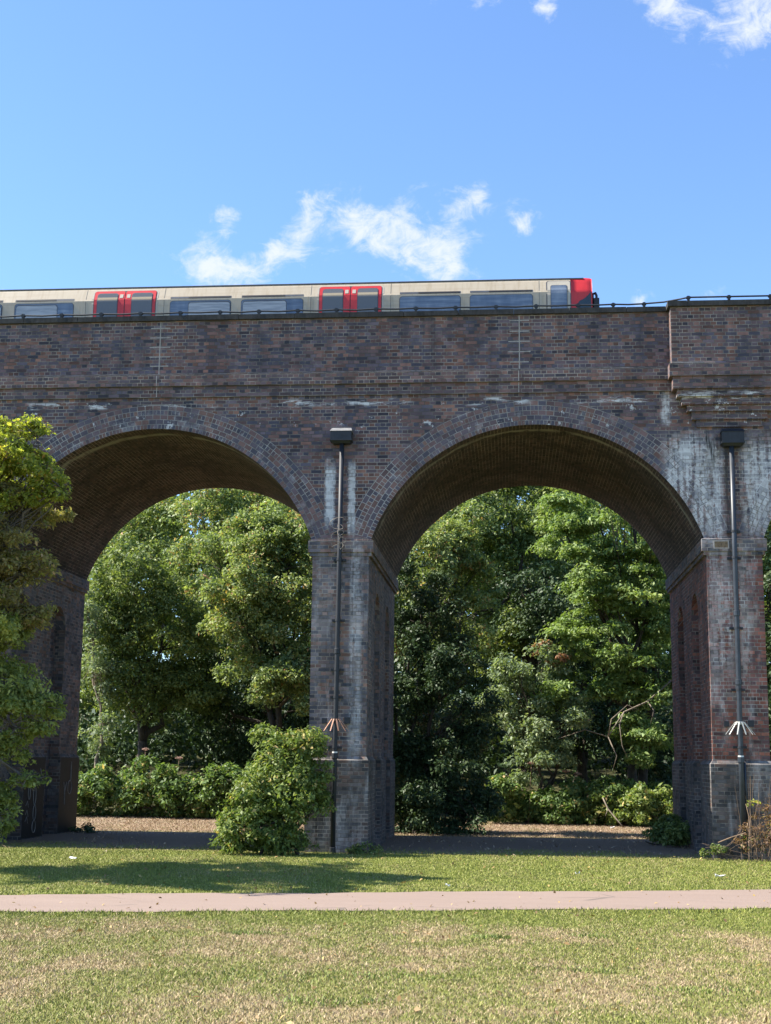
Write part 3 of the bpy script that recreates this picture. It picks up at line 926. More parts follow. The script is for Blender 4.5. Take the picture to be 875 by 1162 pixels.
nt.put(b.inputs['Normal'], nt.bump(fine, 0.8, 0.03))
M['lawn'] = m
ground = fast_mesh('ground', V, idx, M['lawn'])
tag(ground, kind='structure')

# path: edges run straight, slightly skew to the viaduct
near = lambda x: -10.55 + 0.2305 * (x + 0.30) + 0.05 * math.sin(x * 1.9) + 0.035 * math.sin(x * 5.3 + 1) + 0.02 * math.sin(x * 13.1)
far = lambda x: -8.25 + 0.2700 * (x + 0.95) + 0.06 * math.sin(x * 1.5 + 2) + 0.04 * math.sin(x * 6.1) + 0.02 * math.sin(x * 14.3)
m, nt, b = new_mat('path_tarmac')
p, x, y, z = nt.pos()
f1 = nt.noise(p, 60.0, 3.0, 0.7); f2 = nt.noise(nt.mapping(p, (0.5, 2.0, 1)), 1.2, 4.0, 0.6)
c = nt.mix(f2, (0.210, 0.150, 0.118), (0.290, 0.212, 0.170))
c = nt.mix(nt.step(f1, 0.3, 0.7, 0.0, 0.45), c, (0.20, 0.16, 0.135))
crk = nt.node('ShaderNodeTexVoronoi', feature='DISTANCE_TO_EDGE'); nt.put(crk.inputs['Vector'], nt.mapping(p, (0.35, 0.6, 1))); crk.inputs['Scale'].default_value = 1.0
c = nt.mix(nt.mul(nt.step(crk.outputs['Distance'], 0.004, 0.012, 0.7, 0.0), nt.step(nt.noise(p, 0.5), 0.5, 0.6)), c, (0.10, 0.085, 0.07))
c = nt.mix(nt.step(nt.noise(nt.mapping(p, (1, 1.5, 1)), 2.2, 5.0, 0.7), 0.58, 0.75, 0.0, 0.4), c, (0.17, 0.14, 0.115))
nt.put(b.inputs['Base Color'], c); b.inputs['Roughness'].default_value = 0.9
nt.put(b.inputs['Normal'], nt.bump(f1, 0.5, 0.01))
M['path'] = m
mb = MB()
xs_ = np.linspace(-40, 40, 321)
for a, c in zip(xs_[:-1], xs_[1:]):
    for k in range(4):
        A = lambda xx, k: (xx, near(xx) + (far(xx) - near(xx)) * k / 4, 0.012 + 0.02 * math.sin(PI * k / 4))
        mb.face([A(a, k), A(c, k), A(c, k + 1), A(a, k + 1)])
tag(mb.build('path', M['path']), kind='structure')

# ---------------------------------------------------------------- grass blades
m, nt, b = new_mat('grass_blade')
p, x, y, z = nt.pos()
dry, pt, pt2 = lawn_color(nt, p, x, y, True)
tone = nt.node('ShaderNodeAttribute', attribute_name='tone').outputs['Fac']
g = nt.ramp(tone, [(0.0, (0.150, 0.185, 0.028)), (0.5, (0.212, 0.238, 0.040)), (1.0, (0.290, 0.295, 0.070))])
d = nt.ramp(tone, [(0.0, (0.31, 0.220, 0.120)), (0.5, (0.42, 0.308, 0.175)), (1.0, (0.53, 0.405, 0.250))])
pick = nt.step(nt.sub(dry, nt.mul(nt.m('FRACT', nt.mul(tone, 13.7)), 0.9)), -0.25, 0.25)
nt.put(b.inputs['Base Color'], nt.mix(pick, g, d))
b.inputs['Roughness'].default_value = 0.6; b.inputs['Specular IOR Level'].default_value = 0.3
M['blade'] = m


def blades(n, xr, yr, keep, h0, h1, w, lean=0.6, zoff=0.0):
    px = rng.uniform(xr[0], xr[1], n); py = rng.uniform(yr[0], yr[1], n)
    k = keep(px, py)
    px, py = px[k], py[k]; n = len(px)
    h = rng.uniform(h0, h1, n) * (0.7 + 0.6 * rng.random(n))
    a = rng.uniform(0, 2 * PI, n); ln = rng.uniform(0.1, lean, n)
    b = rng.uniform(0, 2 * PI, n); ww = w * rng.uniform(0.7, 1.4, n)
    zz = ground_z(px, py) + zoff
    base = np.stack([px, py, zz], -1)
    side = np.stack([np.cos(b), np.sin(b), np.zeros(n)], -1) * (ww / 2)[:, None]
    tip = base + np.stack([np.cos(a) * ln * h, np.sin(a) * ln * h, h], -1)
    mid = base + np.stack([np.cos(a) * ln * h * .35, np.sin(a) * ln * h * .35, h * .55], -1)
    v = np.concatenate([base - side, base + side, mid + side * .8, mid - side * .8, tip], 0)
    i = np.arange(n)
    f = np.concatenate([np.stack([i, i + n, i + 2 * n], -1), np.stack([i, i + 2 * n, i + 3 * n], -1), np.stack([i + 3 * n, i + 2 * n, i + 4 * n], -1)], 0)
    return v, f, rng.random(n)


vnear = np.vectorize(near); vfar = np.vectorize(far)


def merge(parts):
    vs, fs, ts, o = [], [], [], 0
    for v, f, t in parts:
        vs.append(v); fs.append(f + o); o += len(v)
        ts.append(np.concatenate([t, t, t]))
    return np.concatenate(vs), np.concatenate(fs), np.concatenate(ts)


parts = []
edge_n = lambda x, y: y < vnear(x) - 0.01 + np.abs(rng.normal(0, .05, len(x)))
parts.append(blades(380000, (-6.3, 4.6), (-19.2, -9.2), lambda x, y: edge_n(x, y) & (np.abs(x + 0.04 * (y + 28)) < 0.33 * (y + 28.5) + 0.9), 0.010, 0.028, 0.0062, lean=1.5))
parts.append(blades(26000, (-9, 7), (-13.0, -9.0), lambda x, y: edge_n(x, y) & (y > vnear(x) - 0.45), 0.025, 0.055, 0.011, lean=1.0))
parts.append(blades(150000, (-14, 14), (-21, -8), lambda x, y: edge_n(x, y) & (np.abs(x + 0.04 * (y + 28)) >= 0.33 * (y + 28.5) + 0.8), 0.022, 0.05, 0.012))
edge_f = lambda x, y: (y > vfar(x) + 0.01) & (y < 0.9 + 0.5 * np.sin(x * 1.1) + 0.25 * np.sin(x * 3.1) + rng.normal(0, .65, len(x)))
parts.append(blades(300000, (-12.5, 8.5), (-12, 2.2), edge_f, 0.012, 0.032, 0.009, lean=1.4))
parts.append(blades(16000, (-9.5, 8), (-12, -5), lambda x, y: (y > vfar(x) - .02) & (y < vfar(x) + 0.25), 0.03, 0.06, 0.014))
# clover-dark tufts in the dry lawn
tufts = []
for (txx, tyy, rr) in [(-1.7, -16.2, .55), (-0.5, -16.0, .4), (1.0, -15.4, .3), (-2.4, -13.3, .18), (0.2, -13.2, .16), (2.0, -16.4, .35), (-1.0, -17.4, .3), (1.3, -12.9, .2)]:
    v, f, t = blades(1100, (txx - rr * 2.4, txx + rr * 2.4), (tyy - rr, tyy + rr), lambda x, y: ((x - txx) / rr / 1.6) ** 2 + ((y - tyy) / rr * 1.6) ** 2 + 0.5 * np.sin(x * 9 + tyy) * np.sin(y * 11) + rng.normal(0, .5, len(x)) < 0.6, 0.018, 0.045, 0.010, lean=1.1)
    tufts.append((v, f, t * 0.35 * 0 + rng.uniform(0.0, 0.45, len(t))))
gv, gf, gt = merge(parts)
tag(fast_mesh('grass', gv, gf, M['blade'], None, gt), 'short sunlit park grass, green at the path edge and dried to straw in patches', 'grass', kind='stuff')
m2 = flat_mat('lush_blade', (0.20, 0.25, 0.045), 0.6, var=0.35, scale=20)
gv, gf, gt = merge(tufts)
tag(fast_mesh('clover', gv, gf, m2, None, gt), 'darker lush tufts scattered through the dry lawn in front of the path', 'clover', kind='stuff')
# straw litter
m3, nt, b = new_mat('straw_litter')
tone = nt.node('ShaderNodeAttribute', attribute_name='tone').outputs['Fac']
nt.put(b.inputs['Base Color'], nt.ramp(tone, [(0.0, (0.16, 0.10, 0.06)), (0.5, (0.34, 0.24, 0.15)), (0.9, (0.50, 0.39, 0.27)), (1.0, (0.12, 0.16, 0.03))]))
b.inputs['Roughness'].default_value = 0.8
v, f, t = blades(60000, (-13, 8), (6.8, 14.6), lambda x, y: np.ones(len(x), bool), 0.02, 0.06, 0.011, lean=4.0)
tag(fast_mesh('straw', v, f, m3, None, np.concatenate([t, t, t])), 'flattened dry stalks on the sunlit ground behind the arches', 'straw', kind='stuff')

v, f, t = blades(3000, (-13, 8), (-0.2, 6.8), lambda x, y: np.sin(x * 2.3 + y) + np.sin(y * 3.1 - x) + rng.normal(0, .8, len(x)) > 0.2, 0.02, 0.05, 0.025, lean=3.0)
tag(fast_mesh('leaf_litter', v, f, m3, None, np.concatenate([t, t, t])), 'scattered dry litter on the bare soil under the arches', 'litter', kind='stuff')

# ---------------------------------------------------------------- foliage
LEAF_GAIN = 2.6


def leaf_mat(name, stops, trans=0.36, rough=0.52, spec=0.28):
    m, nt, b = new_mat(name)
    tone = nt.node('ShaderNodeAttribute', attribute_name='tone').outputs['Fac']
    c = nt.ramp(tone, [(q, tuple(min(v * LEAF_GAIN, 1) for v in cc)) for q, cc in stops])
    nt.put(b.inputs['Base Color'], c)
    b.inputs['Roughness'].default_value = rough; b.inputs['Specular IOR Level'].default_value = spec
    tr = nt.node('ShaderNodeBsdfTranslucent'); nt.put(tr.inputs['Color'], nt.mix(1.0, c, (1.25, 1.3, 0.55), 'MULTIPLY'))
    mx = nt.node('ShaderNodeMixShader'); mx.inputs[0].default_value = trans
    nt.l.new(b.outputs[0], mx.inputs[1]); nt.l.new(tr.outputs[0], mx.inputs[2])
    out = nt.n.get('Material Output'); nt.l.new(mx.outputs[0], out.inputs['Surface'])
    return m


L = {}
L['willow'] = leaf_mat('leaf_olive', [(0.0, (0.036, 0.054, 0.020)), (0.45, (0.084, 0.110, 0.040)), (0.85, (0.160, 0.180, 0.075)), (0.96, (0.19, 0.17, 0.07)), (1.0, (0.18, 0.10, 0.05))])
L['mid'] = leaf_mat('leaf_mid_green', [(0.0, (0.028, 0.044, 0.014)), (0.5, (0.062, 0.084, 0.026)), (1.0, (0.125, 0.142, 0.050))])
L['maple'] = leaf_mat('leaf_maple', [(0.0, (0.040, 0.066, 0.020)), (0.5, (0.078, 0.112, 0.036)), (1.0, (0.130, 0.158, 0.060))])
L['dark'] = leaf_mat('leaf_dark', [(0.0, (0.009, 0.019, 0.008)), (0.5, (0.018, 0.032, 0.013)), (1.0, (0.036, 0.052, 0.020))], trans=0.15)  # dark greens, darkened further so the colour carries some of the shade
L['grey'] = leaf_mat('leaf_grey_green', [(0.0, (0.045, 0.065, 0.035)), (0.5, (0.080, 0.105, 0.055)), (1.0, (0.13, 0.15, 0.085))])
L['lime'] = leaf_mat('leaf_yellow_green', [(0.0, (0.075, 0.095, 0.018)), (0.5, (0.140, 0.155, 0.030)), (0.9, (0.22, 0.21, 0.05)), (1.0, (0.24, 0.15, 0.05))], trans=0.55)  # yellow green, brightened to hold the sunlight on the near tree's top
L['shade'] = leaf_mat('leaf_shaded_lower', [(0.0, (0.060, 0.080, 0.026)), (0.6, (0.118, 0.138, 0.046)), (1.0, (0.19, 0.20, 0.07))], trans=0.5)  # shaded counterpart for the near tree's lower crown, shade put into leaf colour
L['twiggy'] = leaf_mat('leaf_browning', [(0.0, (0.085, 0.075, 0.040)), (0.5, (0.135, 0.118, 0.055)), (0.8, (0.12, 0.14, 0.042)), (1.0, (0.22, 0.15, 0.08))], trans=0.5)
L['bush'] = leaf_mat('leaf_bush', [(0.0, (0.032, 0.050, 0.014)), (0.5, (0.066, 0.090, 0.024)), (0.9, (0.125, 0.145, 0.045)), (1.0, (0.22, 0.17, 0.07))])
L['bramble'] = leaf_mat('leaf_bramble', [(0.0, (0.026, 0.048, 0.014)), (0.5, (0.054, 0.084, 0.026)), (0.92, (0.100, 0.130, 0.045)), (1.0, (0.24, 0.18, 0.09))])
L['rust'] = leaf_mat('leaf_rust', [(0.0, (0.09, 0.045, 0.025)), (1.0, (0.20, 0.11, 0.065))])
L['dry'] = leaf_mat('leaf_dry', [(0.0, (0.045, 0.026, 0.016)), (0.5, (0.085, 0.050, 0.030)), (0.8, (0.14, 0.09, 0.05)), (1.0, (0.05, 0.075, 0.02))])
M['bark'] = flat_mat('bark', (0.060, 0.048, 0.036), 0.95, var=0.5, scale=8, bump=0.8)
M['bark_pale'] = flat_mat('bark_pale', (0.20, 0.165, 0.125), 0.95, var=0.4, scale=8, bump=0.6)
M['stalk'] = flat_mat('dead_stalk', (0.22, 0.15, 0.10), 0.9, var=0.35)


def unit(v): return v / np.maximum(np.linalg.norm(v, axis=-1, keepdims=True), 1e-9)


def leaves_at(cents, crad, per, leaf, flat=0.6, up=0.55, out_from=None, droop=0.25, tone_shift=None):
    """leaf blades scattered round clump centres -> verts, faces, tone"""
    n = len(cents) * per
    ci = np.repeat(np.arange(len(cents)), per)
    g = rng.normal(0, 1, (n, 3)); g = unit(g) * (rng.random((n, 1)) ** 0.45)
    r = np.asarray(crad)[ci] if hasattr(crad, '__len__') else np.full(n, crad)
    off = g * r[:, None]; off[:, 2] *= flat
    off[:, 2] -= droop * (off[:, 0] ** 2 + off[:, 1] ** 2) / np.maximum(r, .05)
    p = cents[ci] + off
    outw = unit(off + 1e-4)
    if out_from is not None: outw = unit(outw + 0.6 * unit(p - out_from[ci]))
    nrm = unit(up * np.array([0, 0, 1.0]) + 0.45 * outw + 0.55 * rng.normal(0, 1, (n, 3)))
    ax = unit(outw + 0.7 * rng.normal(0, 1, (n, 3)) - np.array([0, 0, 0.35]))
    ax = unit(ax - nrm * (ax * nrm).sum(-1, keepdims=True))
    sd = np.cross(nrm, ax)
    ln = leaf * (0.5 + 1.0 * rng.random(n) ** 1.3)[:, None] * 1.05
    wd = ln * rng.uniform(0.36, 0.58, n)[:, None]
    b = p - ax * ln * .5; t = p + ax * ln * .5 - nrm * ln * .08
    l = p + sd * wd * .5 + nrm * ln * .07 - ax * ln * .06; q = p - sd * wd * .5 + nrm * ln * .07 - ax * ln * .06
    v = np.stack([b, q, t, l], 1).reshape(-1, 3)
    f = np.arange(n * 4).reshape(n, 4)
    ct = rng.normal(0, 0.16, len(cents))
    if tone_shift is not None: ct = ct + tone_shift
    tone = np.clip(0.45 + ct[ci] + rng.normal(0, 0.24, n), 0, 1)
    return v, f, tone


def lobe_points(lobe, n, hollow=0.55, under=0.75):
    cx, cy, cz, rx, ry, rz = lobe
    d = unit(rng.normal(0, 1, (n * 2, 3)))
    keep = (d[:, 2] > -0.35) | (rng.random(n * 2) < under)
    d = d[keep][:n]
    bumps = 1 + 0.16 * np.sin(d[:, 0] * 5 + cx) * np.sin(d[:, 2] * 6 + cy) + rng.normal(0, .07, len(d))
    r = (hollow + (1 - hollow) * rng.random(len(d)) ** 0.6) * bumps
    return np.array([cx, cy, cz]) + d * r[:, None] * np.array([rx, ry, rz])


def crooked(a, b, n, amp, rnd):
    a, b = Vector(a), Vector(b)
    pts = []
    for k in range(n + 1):
        f = k / n
        w = math.sin(PI * f) * amp
        pts.append(a.lerp(b, f) + Vector((rnd.uniform(-w, w), rnd.uniform(-w, w), rnd.uniform(-w, w) * .6 + w * .35)))
    return pts


DENS = {'leaning_bush': 1.15, 'bramble_thicket': 1.6, 'woodland_tree': 1.7, 'yellowing_tree': 1.7, 'willow_tree': 1.6, 'bushy_tree': 1.6, 'understorey_tree': 1.5, 'ivy_clad_tree': 2.1, 'hillside_tree': 1.7, 'tall_dark_tree': 1.6, 'maple_tree': 1.5, 'deep_shade_tree': 1.4}


def plant(name, label, cat, base, lobes, clumps, crad, per, leaf, lmat, group=None, trunk_r=0.16, stems=1, bark=None, fork=0.35, seed=1, twigs=70, flat=0.6, up=0.55, hollow=0.55, under=0.75, wood_name='trunk', extra=None, lobes_mat=None, bare=0):
    rnd = random.Random(seed)
    bz = float(ground_z(base[0], base[1])) if len(base) == 2 else base[2]
    B = Vector((base[0], base[1], bz))
    t = thing(name, B, label, cat, group)
    vol = np.array([l[3] * l[5] + l[4] * l[5] + l[3] * l[4] for l in lobes]) ** 0.9
    clumps = int(clumps * DENS.get(name, 1.0)); per = int(per * (1.45 if group else 1.3)); leaf = leaf * (0.95 if group else 0.97)
    share = np.maximum((clumps * vol / vol.sum()).astype(int), 3)
    wood = MB()
    top = max(l[2] for l in lobes)
    parts = {}
    forks = []
    for s in range(stems):
        f0 = B + Vector((rnd.uniform(-.12, .12) * stems, rnd.uniform(-.12, .12) * stems, -0.15))
        f1 = B + Vector((rnd.uniform(-.25, .25) * stems, rnd.uniform(-.2, .2) * stems, (top - bz) * fork * rnd.uniform(.85, 1.15)))
        pts = crooked(f0, f1, 5, min(0.10, .1 * (f1 - f0).length), rnd)
        r = trunk_r / math.sqrt(stems)
        wood.tube(pts, [r * (1.25 - .45 * k / 5) for k in range(6)], 9)
        forks.append((f1, r * .8))
    for li, lb in enumerate(lobes):
        c = Vector(lb[:3])
        f1, r = forks[li % len(forks)]
        ds_ = (c - f1).length
        lp = crooked(f1 - Vector((0, 0, min(.05, ds_ * .2))), c, 6, min(0.28, 0.11 * ds_), rnd)
        wood.tube(lp, [max(r * (0.75 - .55 * k / 6), min(.012, trunk_r * .5)) for k in range(7)], 7)
        mean_r = (lb[3] + lb[4] + lb[5]) / 3
        if mean_r > 0.4 and 'thicket' not in name and 'patch' not in name and 'bush' not in name:
            ns = max(7, min(16, int(5 + 5 * mean_r)))
            subs = lobe_points(lb, ns, 0.62, under)
            subs = np.concatenate([subs, np.array([lb[:3]])])
            cnt = np.maximum(1, (share[li] * np.diff(np.concatenate([[0], np.sort(rng.random(len(subs) - 1)) * 0.5 + np.arange(1, len(subs)) / len(subs) * 0.5, [1]]))).astype(int))
            pcs = []
            for sc_, q_ in zip(subs, cnt):
                k_ = rng.uniform(0.30, 0.50)
                pcs.append(lobe_points((*sc_, lb[3] * k_, lb[4] * k_, lb[5] * k_ * rng.uniform(.6, .9)), q_, 0.35, under))
            pc = np.concatenate(pcs)
        else:
            pc = lobe_points(lb, share[li], hollow, under)
        gm = lobes_mat[li] if lobes_mat else lmat
        parts.setdefault(gm, []).append((pc, np.tile(np.array(lb[:3]), (len(pc), 1))))
        nt_ = min(int(twigs * share[li] / clumps) + 3, len(pc))
        for k in range(nt_):
            st = lp[rnd.randint(3, 6)]
            q = crooked(st, pc[k], 3, min(0.14, 0.2 * (Vector(pc[k]) - st).length), rnd)
            tw = min(1.0, trunk_r * 12)
            wood.tube(q, [.022 * tw, .016 * tw, .011 * tw, .006 * tw], 4, False)
        for k in range(bare):
            d = Vector((rnd.uniform(-1, 1), rnd.uniform(-1, 1), rnd.uniform(-.7, .4))).normalized()
            q = crooked(c + d * 0.2, c + Vector((d.x * lb[3], d.y * lb[4], d.z * lb[5])) * 1.05, 4, 0.16, rnd)
            wood.tube(q, [.012, .009, .007, .005, .003], 4, False)
    wood.build(wood_name, bark or M['bark'], t, smooth=True)
    first = True
    for gm, lst in parts.items():
        pc = np.concatenate([a for a, _ in lst]); oc = np.concatenate([o for _, o in lst])
        cr = crad * rng.uniform(0.65, 1.35, len(pc))
        v, f, tone = leaves_at(pc, cr, per, leaf, flat, up, oc)
        keep = v.reshape(-1, 4, 3)[:, :, 2].min(1) > ground_z(v.reshape(-1, 4, 3)[:, 0, 0], v.reshape(-1, 4, 3)[:, 0, 1]) + 0.01
        v = v.reshape(-1, 4, 3)[keep].reshape(-1, 3)
        f = np.arange(len(v)).reshape(-1, 4)
        fast_mesh('crown' if first else 'lower_foliage', v, f, gm, t, tone[keep])
        first = False
    return t


def lobe(px, py, Y, rpx, rpy, ry=None):
    """crown lobe by where its middle and half-extents stood in the survey photograph, at depth Y"""
    c = at(px, py, Y)
    s = F_PX / (Y + 28.5) * 0.99
    rx = rpx / s
    return (c.x, c.y, c.z, rx, ry if ry else rx * 0.9, rpy / s)


TG = 'trees growing behind the arches'
# -- left arch
def base_at(px, Y):
    return (at(px, 880, Y).x, Y)


nl = 900
cc = np.stack([rng.uniform(-8, 7, nl), rng.uniform(-19, 0.3, nl), np.full(nl, 0.035)], -1)
v, f, tone = leaves_at(cc, np.full(nl, 0.05), 1, 0.055, 0.2, 1.2)
tag(fast_mesh('fallen_leaves', v, f, leaf_mat('leaf_fallen', [(0.0, (0.05, 0.03, 0.015)), (0.5, (0.12, 0.075, 0.03)), (1.0, (0.22, 0.17, 0.06))], trans=0.1), None, tone), 'brown and yellow leaves fallen on the lawn and the path', 'leaves', kind='stuff')

plant('willow_tree', 'sunlit olive leaved tree filling the right side of the left arch', 'tree', base_at(318, 17.5),
      [lobe(300, 650, 17, 62, 55), lobe(345, 690, 17, 45, 75), lobe(270, 700, 16.6, 40, 48), lobe(300, 760, 16.4, 42, 40), lobe(325, 615, 18, 45, 45), lobe(255, 625, 17.8, 40, 42), lobe(350, 770, 16.8, 38, 50)],
      560, 0.40, 62, 0.125, L['willow'], TG, 0.17, 2, seed=3, under=0.6)
plant('bushy_tree', 'rounded green tree on a dark forked trunk in the left part of the left arch', 'tree', base_at(163, 18.5),
      [lobe(150, 665, 18, 50, 45), lobe(120, 720, 18, 40, 55), lobe(185, 720, 18.4, 55, 50), lobe(150, 780, 18.2, 60, 38), lobe(215, 780, 18.8, 45, 35)],
      380, 0.42, 60, 0.125, L['mid'], TG, 0.21, 1, fork=0.30, seed=4, under=0.45)
plant('yellowing_tree', 'tall yellow green tree whose top shows under the crown of the left arch', 'tree', base_at(240, 25),
      [lobe(230, 590, 24, 60, 50), lobe(300, 560, 25, 65, 60), lobe(160, 610, 24.5, 55, 55), lobe(250, 660, 24, 70, 50), lobe(345, 600, 25, 50, 60), lobe(105, 650, 25, 50, 60)],
      460, 0.50, 58, 0.15, L['willow'], TG, 0.22, 1, seed=5)
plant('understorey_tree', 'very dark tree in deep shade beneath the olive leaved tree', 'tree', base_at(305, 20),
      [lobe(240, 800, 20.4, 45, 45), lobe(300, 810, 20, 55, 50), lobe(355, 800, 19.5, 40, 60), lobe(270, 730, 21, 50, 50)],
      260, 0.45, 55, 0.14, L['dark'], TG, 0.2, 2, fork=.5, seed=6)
plant('slender_tree', 'slender pale stemmed tree close beside the left pier with sparse leaves', 'tree', base_at(112, 16.5),
      [lobe(108, 760, 16.5, 24, 45), lobe(118, 820, 16.3, 22, 30), lobe(100, 690, 16.8, 20, 40)],
      110, 0.30, 44, 0.11, L['grey'], TG, 0.06, 1, M['bark_pale'], fork=.4, seed=7)
# -- right arch
plant('ivy_clad_tree', 'dark shady tree standing hard against the back of the middle pier', 'tree', base_at(478, 8.6),
      [lobe(478, 680, 8.4, 40, 60), lobe(500, 760, 8.3, 48, 70), lobe(488, 850, 8.3, 52, 65), lobe(515, 910, 8.1, 48, 45), lobe(400, 720, 8.8, 45, 80), lobe(405, 840, 8.8, 45, 80), lobe(545, 830, 8.7, 24, 45), lobe(462, 925, 8.2, 30, 34), lobe(480, 935, 7.9, 34, 26), lobe(520, 935, 7.9, 36, 24), lobe(470, 880, 8.1, 40, 40)],  # unseen lobes behind the pier are added to shade the visible crown
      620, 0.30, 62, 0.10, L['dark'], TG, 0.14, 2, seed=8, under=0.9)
plant('hillside_tree', 'small leaved olive tree at the upper left of the right arch', 'tree', base_at(490, 17),
      [lobe(490, 640, 17, 40, 48), lobe(530, 615, 17.6, 40, 42), lobe(470, 700, 16.8, 34, 50), lobe(535, 680, 17.2, 36, 45)],
      260, 0.38, 58, 0.12, L['willow'], TG, 0.14, 1, seed=9)
plant('tall_dark_tree', 'tall dark tree showing bare trunks in the middle of the right arch', 'tree', base_at(592, 22),
      [lobe(580, 585, 22, 50, 40), lobe(540, 560, 23, 50, 45), lobe(620, 620, 22.5, 40, 40), lobe(570, 650, 22.5, 40, 35), lobe(640, 560, 23, 50, 40), lobe(540, 650, 22.5, 45, 45), lobe(525, 720, 22, 45, 45), lobe(590, 730, 22, 45, 40)],
      430, 0.48, 56, 0.145, L['mid'], TG, 0.24, 3, fork=.62, seed=10, under=.5)
maple = plant('maple_tree', 'bright layered maple filling the right side of the right arch', 'tree', base_at(725, 16),
      [lobe(680, 590, 15.6, 52, 34), lobe(735, 630, 15.6, 55, 40), lobe(665, 650, 15.2, 40, 28), lobe(700, 690, 15, 50, 28), lobe(755, 700, 15.4, 40, 50), lobe(660, 720, 15, 34, 26), lobe(700, 750, 14.8, 44, 26), lobe(640, 600, 16.2, 30, 36), lobe(750, 780, 15, 40, 40), lobe(660, 790, 14.9, 40, 26), lobe(715, 570, 16.2, 55, 40), lobe(730, 840, 14.9, 40, 30)],
      640, 0.40, 58, 0.135, L['maple'], TG, 0.2, 2, seed=11, flat=0.38, up=0.8, under=.45)
mb = MB()
bp = [at(762, 772, 14.2), at(735, 796, 14.0), at(708, 808, 13.9), at(690, 836, 13.8), at(664, 828, 13.8), at(634, 838, 13.9)]
mb.tube(bp, [.03, .028, .025, .02, .014, .007], 6)
mb.tube([bp[2], at(703, 822, 13.7), at(706, 846, 13.6), at(712, 860, 13.6)], [.026, .02, .014, .008], 5)
mb.tube([bp[3], at(694, 816, 13.7), at(712, 800, 13.7), at(726, 806, 13.7)], [.022, .018, .012, .008], 5)
mb.tube([bp[3], at(700, 858, 13.6), at(696, 872, 13.6)], [.022, .014, .006], 5)
mb.tube([bp[1], at(742, 806, 13.8), at(738, 822, 13.8)], [.022, .014, .006], 5)
tag(mb.build('dead_branch', M['bark_pale'], maple, smooth=True), 'bare pale dead branch')
plant('grey_shrub', 'grey green shrub below the dark trunks in the right arch', 'shrub', base_at(605, 14.6),
      [lobe(600, 760, 14.8, 36, 38), lobe(580, 810, 14.6, 34, 40), lobe(625, 820, 14.5, 36, 36), lobe(610, 860, 14.4, 38, 26), lobe(645, 780, 15, 26, 30)],
      260, 0.34, 58, 0.12, L['grey'], TG, 0.10, 3, seed=12)
plant('rusty_sapling', 'sapling with rust brown leaves halfway up the right arch', 'sapling', base_at(614, 15.2),
      [lobe(615, 738, 14.6, 9, 13), lobe(632, 748, 14.5, 12, 7)], 15, 0.13, 34, 0.10, L['rust'], None, 0.035, 1, seed=13, fork=.8)
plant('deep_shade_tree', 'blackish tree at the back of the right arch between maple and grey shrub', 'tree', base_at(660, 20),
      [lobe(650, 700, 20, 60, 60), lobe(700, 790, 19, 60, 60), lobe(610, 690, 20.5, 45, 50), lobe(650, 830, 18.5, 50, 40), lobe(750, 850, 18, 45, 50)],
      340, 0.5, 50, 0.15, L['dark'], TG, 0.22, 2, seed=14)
plant('edge_tree', 'dark tree seen as a sliver beyond the right pier', 'tree', base_at(905, 13),
      [lobe(905, 650, 13, 50, 80), lobe(915, 760, 12.5, 55, 80), lobe(900, 850, 12.5, 45, 60)], 320, 0.4, 56, 0.13, L['dark'], TG, 0.2, 2, seed=15)
# -- the wood behind, tree by tree
wood_specs = [(-17.5, 31, 12.5, 3.8, 'mid', 'broad leafy tree at the far left of the wood behind the viaduct'),
              (-11.5, 33, 14.0, 3.6, 'willow', 'tall olive tree in the wood directly behind the left pier'),
              (-6.8, 34, 14.5, 3.6, 'mid', 'tall green tree deep in the wood behind the left arch'),
              (-2.2, 32, 14.0, 3.4, 'mid', 'tall round tree deep in the wood behind the middle pier'),
              (2.2, 34, 15.0, 3.5, 'dark', 'tall dark tree deep in the wood behind the right arch'),
              (6.5, 31, 14.2, 3.5, 'maple', 'leafy green tree deep in the wood behind the maple'),
              (11.5, 33, 14.0, 3.8, 'mid', 'tall spreading tree in the wood to the right of the viaduct'),
              (16.5, 30, 12.0, 3.6, 'dark', 'dark tree at the far right of the wood')]
for k, (tx, ty, hh, rr, lm, lab) in enumerate(wood_specs):
    g0 = float(ground_z(tx, ty)); hh = hh - 1.2
    lb = []
    R_ = random.Random(40 + k)
    for q in range(6):
        a = q * 2.4
        zf = 0.28 + 0.62 * q / 5
        lb.append((tx + math.cos(a) * rr * .45 * (1.1 - zf * .5), ty + math.sin(a) * rr * .4, g0 + hh * zf, rr * (.78 - .25 * zf), rr * .6, hh * .19))
    plant('woodland_tree', lab, 'tree', (tx, ty), lb, 300, 0.62, 46, 0.21, L[lm], 'trees of the wood behind', 0.26, 1, seed=60 + k, twigs=30)

# the far wood and its undergrowth read as one mass
nq = 4200
cc = np.stack([rng.uniform(-40, 34, nq), rng.uniform(37, 46, nq), np.zeros(nq)], -1)
cc[:, 2] = ground_z(cc[:, 0], cc[:, 1]) + rng.uniform(0, 1, nq) ** 0.8 * (14.0 + 1.3 * np.sin(cc[:, 0] * 0.8) + 0.8 * np.sin(cc[:, 0] * 2.1))
v, f, tone = leaves_at(cc, np.full(nq, 1.0), 26, 0.42, 0.7, 0.5)
tag(fast_mesh('far_wood', v, f, L['mid'], None, tone), 'dark mass of the wood far behind the viaduct', 'woodland', kind='stuff')
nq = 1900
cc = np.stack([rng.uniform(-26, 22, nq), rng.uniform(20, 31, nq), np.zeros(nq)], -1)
cc[:, 2] = ground_z(cc[:, 0], cc[:, 1]) + rng.uniform(0.1, 1, nq) * (2.6 + 1.0 * np.sin(cc[:, 0] * 0.9) + np.clip(cc[:, 1] - 24, 0, 6) * .35)
